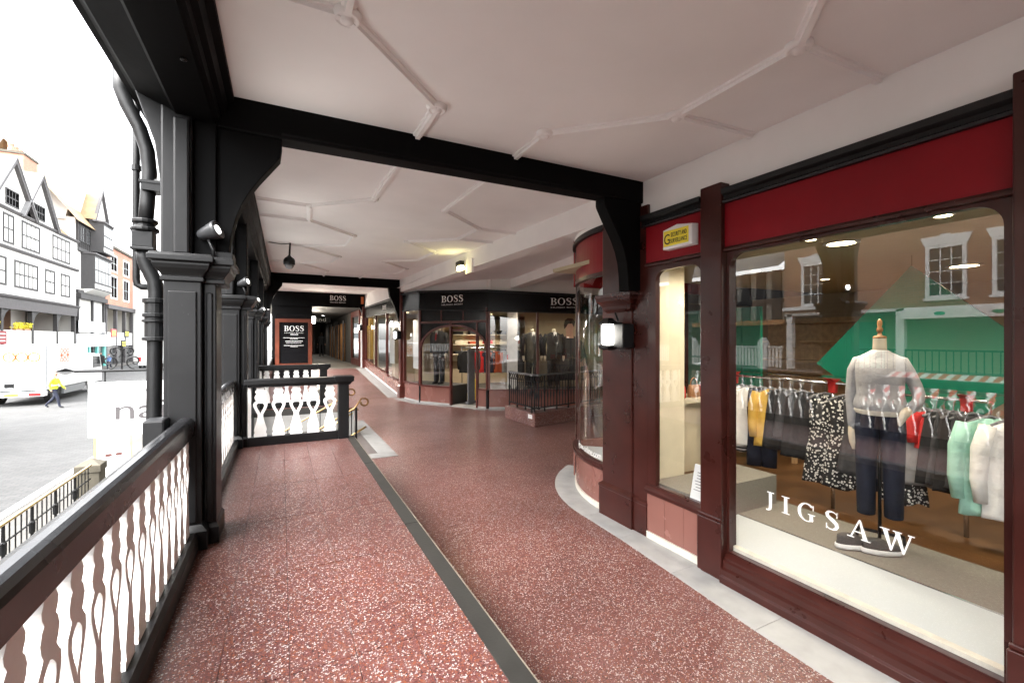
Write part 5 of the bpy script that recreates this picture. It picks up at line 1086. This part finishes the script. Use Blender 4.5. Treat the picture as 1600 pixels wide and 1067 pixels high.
box(X1-.05, X1+.12, 38.9, 39.0, ST+1.7, ST+2.2).build('mirror', 'iron', tr)
box(X1-.1, X1+.0, 33, 36, ST+.35, ST+.72).build('side_guard', 'grey_metal', tr)
def ringed(chars, x, z, r, y=Y0-.02, ex=(1,0,0)):
    e = Vector(ex); n_ = Vector((0,-1,0)) if ex[0] else Vector((1,0,0))
    for k, ch in enumerate(chars):
        c = Vector((x, y, z)) + e*(k*r*1.85); mb = MB()
        pr = lambda q: [tuple(c + e*math.cos(a)*q + Vector((0,0,1))*math.sin(a)*q) for a in [2*math.pi*i/28 for i in range(28)]]
        mb.strip(pr(r*.76), pr(r), True); mb.build('emblem_ring', 'orange', tr)
        text(ch, tr, 'orange', c - e*r*.38 - Vector((0,0,r*.36)) + n_*.004, ex, (0,0,1), r*.8, width=r*.8)
ringed('TNT', -11.92, .83, .24)
for r_ in range(3):
    for k in range(3):
        c = Vector((X1+.012, 32.7+k*.4, .62+r_*.24)); mb = MB()
        pr = lambda q: [tuple(c + Vector((0,math.cos(a)*q*1.5,math.sin(a)*q))) for a in [2*math.pi*i/16 for i in range(16)]]
        if r_ != 1 or k == 1: mb.strip(pr(.085), pr(.125), True); mb.build('emblem_ring', 'orange', tr)
        else: mb.add(pr(.1), [tuple(range(16))]); mb.build('emblem_dot', 'orange', tr)
def van(x, y, rz, label, l=5.2):
    t = T('van', label, 'van', (x, y, ST), rz, group='vans parked far along the street')
    side = [(-l/2,.35),(l/2-.1,.35),(l/2,.6),(l/2-.05,1.05),(l/2-.9,1.25),(l/2-1.5,2.05),(l/2-2.0,2.3),(-l/2+.05,2.3),(-l/2,2.1)]
    MB().prism(side, -.95, .95, 'x').build('body', 'white_board', t, local=True, bevel=.06)
    mb = MB(); mb.add([(-.8,l/2-.93,1.28),(.8,l/2-.93,1.28),(.72,l/2-1.46,2.0),(-.72,l/2-1.46,2.0)], [(0,1,2,3)]); mb.build('windscreen', 'window_dark', t, local=True)
    for s in (-1, 1): box(.953*s, .957*s, l/2-2.2, l/2-1.5, 1.3, 2.0).build('side_window', 'window_dark', t, local=True)
    for a in (-l/2+.9, l/2-.9):
        for s in (-.85, .85): MB().tube([(s-.1,a,.34),(s+.1,a,.34)], .33, 18).build('wheel', 'rubber', t, local=True)
    for s in (-.8, .8): box(s-.12, s+.12, -l/2-.01, -l/2+.02, .8, 1.3).build('tail_light', 'tail_red', t, local=True)
van(-13.6, 66.5, R(6), 'white van parked far up the street near the brick house')
van(-9.0, 76, R(0), 'farther white van standing up the street behind the first van')

# ------------------------------------------------------------------ things on the pavement below
pr_ = T('stone_pier', 'buff stone gate pier with a pyramid cap on the pavement below', 'pier', (-3.15,11.0,ST+.11))
box(-3.32, -2.98, 10.83, 11.17, ST+.11, -.72).build('shaft', 'stone_buff', pr_, bevel=.01)
mb = MB(); mb.frame_loft(-3.32, -2.98, 10.83, 11.17, [(.0,-.72),(.015,-.71),(.015,-.60),(.01,-.585),(-.165,-.48)]); mb.build('cap', 'stone_buff', pr_)
rg_ = T('street_railing', 'black railing with a brass coloured handrail on the pavement below', 'railing', (-3.1,7,ST+.11))
MB().tube([(-3.02,1.5,-.56),(-3.08,10.74,-.56)], .022, 8).build('handrail', 'brass', rg_); MB().tube([(-3.02,1.5,-.80),(-3.08,10.74,-.80)], .012, 6).build('rail', 'iron', rg_); MB().tube([(-3.02,1.5,-1.38),(-3.08,10.74,-1.38)], .012, 6).build('rail', 'iron', rg_)
bar_ = None
for k in range(62):
    y = 1.6 + k*.148; x = -3.02 - .06*(y-1.5)/9.24
    if k % 5 == 2: MB().lathe([(.018,-1.47),(.018,-.95),(.034,-.94),(.036,-.80),(.02,-.78),(.018,-.58)], (x,y,0), 8).build('post', 'iron', rg_)
    elif bar_ is None: bar_ = MB().tube([(0,0,0),(0,0,.82)], .008, 6).build('bar', 'iron', rg_, local=True); bar_.location = (x+3.1, y-7, -1.38-ST-.11)
    else: inst(bar_, rg_, (x+3.1, y-7, -1.38-ST-.11))
fa = T('pavement_board', 'folding pavement board with pale wooden frame standing in the street', 'pavement board', (-3.5,13.6,ST+.11), R(20))
for s in (-1, 1):
    o = MB().box(-.3,.3,-.012,.012,.0,1.05).build('panel', 'white_board', fa, local=True); o.location = (0,s*.2,0); o.rotation_euler = (s*R(10.5),0,0)
    for a in ((-.33,-.29,-.016,.016,0,1.08),(.29,.33,-.016,.016,0,1.08),(-.29,.29,-.016,.016,1.04,1.08)): q = MB().box(*a).build('frame', 'light_wood', o, local=True)
for sx in (-.09, .09):
    q = MB().ell([(sx,-.016,.50,.03,.0008),(sx,-.016,.515,.06,.0008),(sx,-.016,.55,.06,.0008),(sx,-.016,.565,.03,.0008)], 14).build('print_mark', 'faint_red', fa, local=True); q.location = (0,-.2,0); q.rotation_euler = (-R(10.5),0,0)
# hanging sign on an iron bracket outside the arcade
sg_ = T('hanging_sign', 'white projecting sign board with faint lettering on a scrolled iron bracket', 'sign', (-1.2,5.6,1.42))
MB().tube([(-.56,5.6,1.42),(-1.72,5.6,1.42)], .014, 8).build('bracket_arm', 'iron', sg_)
MB().add([(-1.86,5.6,1.42),(-1.78,5.585,1.45),(-1.70,5.6,1.42),(-1.78,5.585,1.39),(-1.78,5.615,1.45),(-1.78,5.615,1.39)], [(0,1,2,3),(0,3,5),(0,4,1),(2,1,4),(2,5,3),(0,5,2,4)]).build('finial', 'iron', sg_)
def scroll(cx, cz, s, turn, r=.085):
    return [(cx + s*(r*(1-k/22))*math.cos(R(turn+k*24)), 5.6, cz + (r*(1-k/22))*math.sin(R(turn+k*24))) for k in range(18)]
for cx, cz, s, tn, r in ((-1.47,1.505,1,-90,.07),(-1.28,1.505,-1,-90,.07),(-1.43,1.60,1,-60,.06),(-1.32,1.60,-1,-60,.06)):
    MB().tube(scroll(cx, cz, s, tn, r), .006, 6).build('scroll', 'iron', sg_)
MB().tube([(-1.375,5.6,1.42),(-1.375,5.6,1.66)], .007, 6).build('stem', 'iron', sg_)
box(-1.62, -.72, 5.585, 5.615, .79, 1.31).build('board', 'white_board', sg_, bevel=.004)
for x in (-1.5, -.85): MB().tube([(x,5.6,1.31),(x,5.6,1.42)], .006, 6).build('chain', 'iron', sg_)
me_ = text('nails', sg_, 'faint_letter', (-1.42,5.583,.95), (1,0,0), (0,0,1), .2, width=.62)
MB().tube([(-1.38+.62*k/12, 5.583, 1.30-.16*math.sin(R(90*k/12))) for k in range(13)], .004, 5).build('swoosh', 'faint_red', sg_)

# ------------------------------------------------------------------ houses across the street
def window_x(t, x, y0, y1, z0, z1, nx, nz, frame, d=1, wide=.07, pane='window_dark', mull=.04):
    """casement on a wall facing +x at plane x"""
    w = box(x-.04, x-.02, y0, y1, z0, z1).build('window', pane, t)
    mb = MB()
    for a, b in ((y0-wide,y0),(y1,y1+wide)): mb.box(x-.05, x+.04, a, b, z0-wide, z1+wide)
    mb.box(x-.05, x+.04, y0, y1, z0-wide, z0); mb.box(x-.05, x+.04, y0, y1, z1, z1+wide); mb.build('frame', frame, w)
    for k in range(1, nx): y = y0+(y1-y0)*k/nx; box(x-.03, x+.015, y-mull/2, y+mull/2, z0, z1).build('mullion', frame, w)
    for k in range(1, nz): z = z0+(z1-z0)*k/nz; box(x-.03, x+.012, y0, y1, z-mull/2, z+mull/2).build('glazing_bar', frame, w)
    return w
FXX = -19
hA = T('timbered_house', 'large white gabled house with dark casement windows across the street', 'house', (FXX,54,ST))
box(FXX-9, FXX-.3, 36, 62.6, 4.9, 12.0).build('wall', 'render_white', hA)
box(FXX-.3, FXX, 36, 62.6, 8.95, 11.75).build('jetty_wall', 'render_white', hA); box(FXX-.3, FXX-.05, 36, 62.4, 5.25, 8.9).build('jetty_wall', 'render_white', hA)
for z, o in ((11.72,.18),(8.75,.14),(4.9,.25)):
    mb = MB(); mb.prism([(FXX-.3,z),(FXX+o*.4,z),(FXX+o,z+.16),(FXX+o,z+.24),(FXX-.3,z+.3)], 36, 62.75); mb.build('cornice', 'timber_grey', hA)
mb = MB(); mb.prism([(FXX-.3,4.1),(FXX+.05,4.1),(FXX+.1,4.9),(FXX-.3,4.9)], 36, 62.4); mb.build('bressumer', 'timber_grey', hA)
for yc, hw, ap in ((49.9,3.3,15.9),(54.4,3.1,16.0),(43.6,3.2,15.9)):
    g = MB(); g.prism([(yc-hw,12.0),(yc+hw,12.0),(yc,ap-.15)], FXX-.3, FXX-.02, 'x'); gw_ = g.build('gable', 'render_white', hA)
    for s in (-1, 1):
        b = MB(); b.prism([(yc+s*(hw+.25),11.9),(yc+s*(hw+.02),11.75),(yc,ap-.2),(yc,ap+.12)] , FXX-.02, FXX+.25, 'x'); b.build('bargeboard', 'timber_grey', hA)
        r = MB(); r.add([(FXX+.3,yc+s*(hw+.35),11.75),(FXX+.3,yc,ap+.2),(FXX-8,yc,ap+.2),(FXX-8,yc+s*(hw+.35),11.75),(FXX+.3,yc+s*(hw+.35),11.9),(FXX+.3,yc,ap+.36),(FXX-8,yc,ap+.36),(FXX-8,yc+s*(hw+.35),11.9)], [(0,1,2,3),(4,5,6,7),(0,1,5,4),(2,3,7,6),(0,3,7,4)]); r.build('roof_slope', 'roof_slate', hA)
    window_x(hA, FXX-.0, yc-.95, yc+.85, 12.3, 13.4, 4, 2, 'timber_dark', wide=.1, mull=.09)
mb = MB(); mb.add([(FXX-.3,57,12),(FXX-.3,62.8,12),(FXX-3.5,62.8,15.5),(FXX-3.5,57,15.5)], [(0,1,2,3)]); mb.build('roof', 'roof_tile', hA)
for y0, y1 in ((44.5,46.8),(48.6,49.9),(51.4,54.2),(57.0,60.6)): window_x(hA, FXX+.01, y0, y1, 9.35, 11.35, 4 if y1-y0 > 2 else 2, 2, 'timber_dark', wide=.16, mull=.12)
for y0, y1 in ((44,46),(47.0,48.9),(50.4,54.0),(55.7,57.3),(58.9,60.7)): window_x(hA, FXX-.04, y0, y1, 6.05, 7.95, 5 if y1-y0 > 3 else 2, 2, 'timber_dark', wide=.16, mull=.12)
# row level with posts and planted balustrade, shop below
box(FXX-5, FXX-4.9, 36, 62.4, 1.0, 4.9).build('row_wall', 'brick_red', hA)
for y in (38,43,48.4,53.2,58.0,62.1): box(FXX-.35, FXX-.05, y, y+.3, ST, 4.9).build('row_post', 'timber_dark', hA)
for y in (48.7,53.5,58.3): MB().prism([(y,4.1),(y+1.1,4.1),(y+.5,3.8),(y+.15,3.3),(y,2.9)], FXX-.3, FXX-.1, 'x').build('brace', 'timber_dark', hA)
box(FXX-.35, FXX-.1, 36, 62.4, 1.3, 2.45).build('row_parapet', 'render_white', hA); box(FXX-5, FXX-.4, 36, 62.4, 1.0, 1.2).build('row_floor', 'timber_grey', hA)
box(FXX-.4, FXX-.2, 36, 62.4, ST, 1.25).build('shop_window', 'window_dark', hA); box(FXX-.2, FXX+.1, 36, 62.4, .75, 1.25).build('shop_fascia', 'render_white', hA)
rs = T('shop_sign', 'dark red shop sign on the parapet of the white gabled house', 'sign', (FXX+.1,48.5,1.4)); box(FXX-.09, FXX+.0, 46.5, 49.0, 1.35, 2.35).build('board', 'fascia_red', rs)
for k in range(3): box(FXX+.0, FXX+.01, 46.8, 48.8, 1.55+k*.27, 1.64+k*.27).build('print_line', 'letter_white', rs)
for k, y in enumerate((47.6, 51.2, 52.6)):
    f = T('flower_box', ('yellow flowers above the dark red sign','yellow flowers at the corner of the row parapet','farthest yellow flowers on the row parapet')[k], 'flowers', (FXX-.2,y,2.45), group='flower boxes on the parapet'); box(FXX-.35, FXX-.1, y-.5, y+.5, 2.45, 2.6).build('trough', 'wood', f)
    mb = MB(); rnd = random.Random(k)
    for q in range(120):
        c = Vector((FXX-.22+rnd.uniform(-.2,.2), y+rnd.uniform(-.6,.6), 2.6+rnd.random()**1.5*.5)); a = Vector((rnd.uniform(-1,1),rnd.uniform(-1,1),rnd.uniform(-1,1)))*.09; b = Vector((rnd.uniform(-1,1),rnd.uniform(-1,1),rnd.uniform(-1,1)))*.09
        mb.add([tuple(c-a),tuple(c+b),tuple(c+a),tuple(c-b)], [(0,1,2,3)])
    mb.build('blooms', 'flower_yellow', f)
ch = T('chimney', 'orange brick chimney stack behind the gables of the white house', 'chimney', (FXX-3,51,14)); box(FXX-4, FXX-2, 57.0, 59.6, 13, 18.6).build('stack', 'brick_bright', ch); box(FXX-4.1, FXX-1.9, 56.9, 59.7, 18.6, 18.8).build('band', 'stone_buff', ch)
for k in range(3): MB().lathe([(.26,0),(.2,.5),(.24,.75)], (FXX-3,57.5+k*.8,18.8), 12).build('chimney_pot', 'brick_bright', ch)
# timber framed house with oriel bays
hB = T('oriel_house', 'half timbered house with projecting dark oriel windows and a tall yellowish roof', 'house', (FXX,66.5,ST))
box(FXX-8, FXX-.2, 62.8, 71.0, 2.4, 14.5).build('wall', 'render_white', hB)
mb = MB(); mb.prism([(62.6,14.2),(71.4,14.2),(67,20.5)], FXX-8, FXX-1.0, 'x'); mb.build('gable_body', 'render_white', hB)
mb = MB(); mb.add([(FXX+.3,61.8,14.0),(FXX+.3,71.2,14.0),(FXX-4.5,71.2,20.8),(FXX-4.5,60.0,20.8),(FXX-8,60,14),(FXX-8,71.2,14)], [(0,1,2,3),(3,2,5,4)]); mb.build('roof', 'roof_tile', hB)
mb = MB(); mb.add([(FXX+.4,66.4,15.2),(FXX+.4,68.9,19.2),(FXX-4,68.9,19.2),(FXX-4,66.4,15.2)], [(0,1,2,3)]); mb.add([(FXX+.4,71.4,15.2),(FXX+.4,68.9,19.2),(FXX-4,68.9,19.2),(FXX-4,71.4,15.2)], [(0,1,2,3)]); mb.build('dormer_roof', 'roof_tile', hB)
mb = MB(); mb.prism([(66.7,15.2),(71.1,15.2),(68.9,18.9)], FXX+.0, FXX+.15, 'x'); mb.build('dormer_gable', 'render_white', hB)
for s in (-1, 1): MB().prism([(68.9+s*2.6,15.0),(68.9+s*2.2,15.0),(68.9,18.8),(68.9,19.35)], FXX+.16, FXX+.42, 'x').build('bargeboard', 'timber_grey', hB)
def oriel(y0, y1, z0, z1, dp):
    mb = MB(); mb.prism([(FXX-.2,y0),(FXX+dp,y0+.5),(FXX+dp,y1-.5),(FXX-.2,y1)], z0, z1, 'z'); o = mb.build('oriel', 'timber_dark', hB)
    n = 5
    for k in range(n):
        a = y0+.55+(y1-y0-1.1)*k/n; b = a+(y1-y0-1.1)/n-.12
        for q in range(2): za = z0+.8+(z1-z0-1.0)*q/2; box(FXX+dp, FXX+dp+.03, a, b, za, za+(z1-z0-1.0)/2-.12).build('pane', 'window_dark', o)
    mb = MB(); mb.prism([(FXX-.2,y0-.1),(FXX+dp+.15,y0+.4),(FXX+dp+.15,y1-.4),(FXX-.2,y1+.1)], z1, z1+.18, 'z'); mb.build('oriel_cap', 'timber_grey', o)
    box(FXX+dp, FXX+dp+.035, y0+.55, y1-.55, z0+.15, z0+.6).build('oriel_apron', 'render_white', o)
oriel(66.6, 70.9, 11.6, 15.0, .9); oriel(64.2, 70.6, 7.2, 11.0, .8)
for z in (6.6, 11.1): box(FXX-.2, FXX+.02, 62.8, 71, z, z+.35).build('beam', 'timber_dark', hB)
for k in range(8): y = 62.9+k*.55; box(FXX-.2, FXX+.01, y, y+.16, 11.45, 14.3).build('stud', 'timber_dark', hB)
for y0, y1 in ((63.2,64.6),(65.0,66.2)): window_x(hB, FXX, y0, y1, 12.2, 13.7, 2, 2, 'timber_dark')
mb = MB(); mb.prism([(FXX-.2,6.6),(FXX+.8,7.2),(FXX-.2,7.2)], 64.4, 70.4); mb.build('oriel_cove', 'render_white', hB)
box(FXX-.2, FXX+.25, 62.8, 71, 6.05, 6.55).build('dentil_band', 'timber_dark', hB)
for y in (62.9, 67.0, 70.6): box(FXX-.3, FXX, y, y+.3, ST, 6.1).build('row_post', 'timber_dark', hB)
box(FXX-4, FXX-3.9, 62.8, 71, 1.5, 6.5).build('row_wall', 'timber_grey', hB); box(FXX-.2, FXX+.05, 62.9, 70.8, 2.5, 3.7).build('row_parapet', 'white_board', hB)
box(FXX-.2, FXX+.2, 62.8, 71, .9, 2.3).build('shop_fascia', 'teal_pale' if 'teal_pale' in M else 'white_board', hB); box(FXX-.3, FXX-.1, 62.8, 71, ST, .9).build('shop_window', 'window_dark', hB)
for y in (62.9,65.5,68,70.4): box(FXX-.1, FXX+.1, y, y+.5, ST, .9).build('shop_post', 'teal', hB)
ts = T('shop_sign', 'pale green shop lettering on the fascia of the half timbered house', 'sign', (FXX+.2,67,1.5)); box(FXX+.2, FXX+.22, 65.6, 68.2, 1.35, 1.9).build('lettering_band', 'cloth_mint', ts)
# brick house
hC = T('brick_house', 'orange brick house with white sash windows at the end of the row of houses', 'house', (FXX,76,ST))
box(FXX-8, FXX, 71.1, 82.3, 6.0, 13.2).build('wall', 'brick_bright', hC); box(FXX-.0, FXX+.2, 71.1, 82.3, 13.2, 13.5).build('parapet', 'stone_buff', hC)
for y0, y1 in ((73,75.2),(78,80.2)):
    for z0, z1 in ((7.0,9.6),(10.4,12.2)): window_x(hC, FXX+.02, y0, y1, z0, z1, 2, 2, 'white_paint', wide=.2)
box(FXX-.2, FXX+.3, 71.1, 82.3, 5.5, 6.0).build('cornice', 'timber_grey', hC); box(FXX-4, FXX-3.9, 71.1, 82.3, 1, 5.5).build('row_wall', 'cream', hC)
for y in (71.2,75,78.6,82): box(FXX-.3, FXX+.05, y, y+.35, ST, 5.6).build('row_post', 'timber_grey', hC)
box(FXX-.2, FXX, 71.1, 82.3, .9, 2.6).build('row_parapet', 'render_white', hC); box(FXX-.4, FXX-.2, 71.1, 82.3, ST, .9).build('shop_window', 'window_dark', hC)
for k, (y, z, m, m2) in enumerate(((73.8,2.0,'tail_red','alarm_yellow'),(79.2,2.0,'letter_black','alarm_yellow'),(77.8,.6,'letter_black','alarm_yellow'))):
    s_ = T('shop_sign', ('red and yellow shop sign on the brick house','upper black sign with yellow bands on the brick house','lower black sign with yellow band on the brick house')[k], 'sign', (FXX+.1,y,z)); box(FXX+.02, FXX+.1, y-.9, y+.9, z, z+1.0).build('board', m, s_)
    for q in range(2): box(FXX+.1, FXX+.11, y-.7, y+.7, z+.2+q*.35, z+.42+q*.35).build('print_line', m2, s_)
hD = T('rendered_house', 'pale rendered house closing the street behind the brick house', 'house', (FXX,92,ST)); box(FXX-8, FXX+1.5, 82.4, 110, ST, 11).build('wall', 'render_white', hD)
mb = MB(); mb.add([(FXX+1.8,82.3,11),(FXX+1.8,110,11),(FXX-4,110,14),(FXX-4,82.3,14)], [(0,1,2,3)]); mb.build('roof', 'roof_slate', hD)
for k in range(5):
    for z in (3.5, 7): window_x(hD, FXX+1.52, 84+k*4, 85.8+k*4, z, z+2.2, 2, 2, 'timber_grey')
hE = T('rendered_house', 'distant pale houses at the end of the street', 'house', (0,160,ST)); box(-40, 30, 160, 170, ST, 12).build('wall', 'render_white', hE); MB().prism([(159.5,12),(170.5,12),(165,16)], -40, 30, 'x').build('roof', 'roof_slate', hE)
for k in range(14):
    for z in (2, 5.5, 9): box(-38+k*4.6, -36.2+k*4.6, 159.9, 160.1, z, z+1.9).build('window', 'window_dark', hE)

# ------------------------------------------------------------------ houses opposite the viewer, seen in the shop glass
OX = -12
oA = T('brick_house', 'brown brick house with white sash windows straight across the street, mirrored in the display window', 'house', (OX,6,ST))
box(OX-8, OX, -6, 11.0, 2.72, 6.2).build('wall', 'brick_red', oA); box(OX-8, OX+.1, -6, 11, 6.2, 6.45).build('parapet', 'stone_buff', oA)
for yc in (9.85, 6.12, 4.65, 2.2, .2, -2.2):
    for z0 in (3.05,):
        window_x(oA, OX+.03, yc-.38, yc+.38, z0, z0+1.42, 3, 4, 'white_paint', wide=.09, mull=.025)
        mb = MB(); mb.prism([(yc-.5,z0+1.52),(yc+.5,z0+1.52),(yc+.6,z0+1.78),(yc+.12,z0+1.78),(yc+.1,z0+1.84),(yc-.1,z0+1.84),(yc-.12,z0+1.78),(yc-.6,z0+1.78)], OX-.02, OX+.06, 'x'); mb.build('lintel', 'white_paint', oA); box(OX-.02, OX+.12, yc-.52, yc+.52, z0-.16, z0-.09).build('sill', 'white_paint', oA)
box(OX-.05, OX+.15, 8.2, 11, 2.82, 2.95).build('string_course', 'white_paint', oA)
fb = box(OX-.05, OX+.2, -6, 7.2, 2.36, 2.62).build('row_fascia', 'white_paint', oA)
for y in (6.2, 4.95):
    MB().ell([(OX+.205,y,2.44,.001,.05),(OX+.205,y,2.47,.001,.13),(OX+.205,y,2.52,.001,.13),(OX+.205,y,2.55,.001,.06)], 12).build('emblem', 'cloth_green', fb)
box(OX-3, OX-2.9, -6, 11, .6, 2.7).build('row_wall', 'cream', oA); box(OX-3, OX, -6, 11, 2.62, 2.72).build('row_ceiling', 'white_paint', oA); box(OX-3, OX+.1, -6, 11, .42, .58).build('row_floor', 'timber_grey', oA)
for y in (10.8, 7.25, 4.5, 1, -2.5): box(OX-.2, OX, y-.1, y+.12, ST, 2.7).build('row_post', 'white_paint', oA)
box(OX-2.88, OX-2.8, 8.9, 9.8, .6, 2.4).build('door', 'teal', oA); box(OX-2.88, OX-2.84, 5.0, 5.5, 1.2, 1.9).build('notice', 'paper', oA)
box(OX-.12, OX-.04, -6, 10.7, 1.35, 1.40).build('row_rail', 'iron', oA)
br_ = None
for k in range(100):
    y = -5.9+k*.165
    if br_ is None: br_ = box(-.012, .012, -.012, .012, 0, .75).build('row_bar', 'iron', oA, local=True); br_.location = (-.08, y-6, .6-ST)
    else: inst(br_, oA, (-.08, y-6, .6-ST))
box(OX-.4, OX-.2, -6, 11, ST, .42).build('shop_window', 'window_dark', oA); box(OX-.2, OX+.1, -6, 11, .0, .42).build('shop_fascia', 'cream', oA)
aw = T('market_awning', 'red and white striped awning on the street, mirrored in the display window', 'awning', (OX+1.2,6,ST)); mb = MB(); mb.add([(OX+.3,4.0,.70),(OX+.3,7.3,.70),(OX+2.2,7.3,.1),(OX+2.2,4.0,.1),(OX+2.2,7.3,-.12),(OX+2.2,4.0,-.12)], [(0,1,2,3),(3,2,4,5)]); mb.build('canvas', 'awning_stripes', aw)
for y in (4.05, 7.25): MB().tube([(OX+2.15,y,.08),(OX+2.15,y,ST+.12)], .025, 8).build('post', 'grey_metal', aw)
oB = T('timbered_house', 'half timbered gallery house opposite, mirrored at the left of the display window', 'house', (OX,14,ST))
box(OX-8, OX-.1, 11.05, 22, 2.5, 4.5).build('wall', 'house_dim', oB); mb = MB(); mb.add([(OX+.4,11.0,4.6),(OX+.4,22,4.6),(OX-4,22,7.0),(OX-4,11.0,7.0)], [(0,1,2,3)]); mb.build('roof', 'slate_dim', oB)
for k in range(16): y = 11.15+k*.68; box(OX-.1, OX-.02, y, y+.38, 2.5, 4.5).build('stud', 'timber_dark', oB)
box(OX-.1, OX+.02, 11.05, 22, 3.2, 3.35).build('beam', 'timber_dark', oB); box(OX-.12, OX+.08, 11.05, 22, 2.3, 2.5).build('bressumer', 'wood', oB)
box(OX-4, OX-3.9, 11.05, 22, .6, 2.5).build('row_wall', 'shop_wall', oB); box(OX-4, OX, 11.05, 22, .42, .58).build('row_floor', 'timber_grey', oB); box(OX-.12, OX-.02, 11.1, 22, 1.36, 1.44).build('row_rail', 'render_white', oB)
br_ = None
for k in range(72):
    y = 11.2+k*.15
    if br_ is None: br_ = box(-.02, .02, -.045, .045, 0, .75).build('row_baluster', 'white_paint', oB, local=True); br_.location = (-.07, y-14, .6-ST)
    else: inst(br_, oB, (-.07, y-14, .6-ST))
for y in (11.9, 15.5, 19): MB().prism([(y-.16,.42),(y+.16,.42),(y+.16,1.6),(y,1.8),(y-.16,1.6)], OX-.2, OX+.1, 'x').build('row_pier', 'white_paint', oB)
box(OX-.5, OX-.2, 11.05, 22, ST, .42).build('shop_window', 'window_dark', oB)
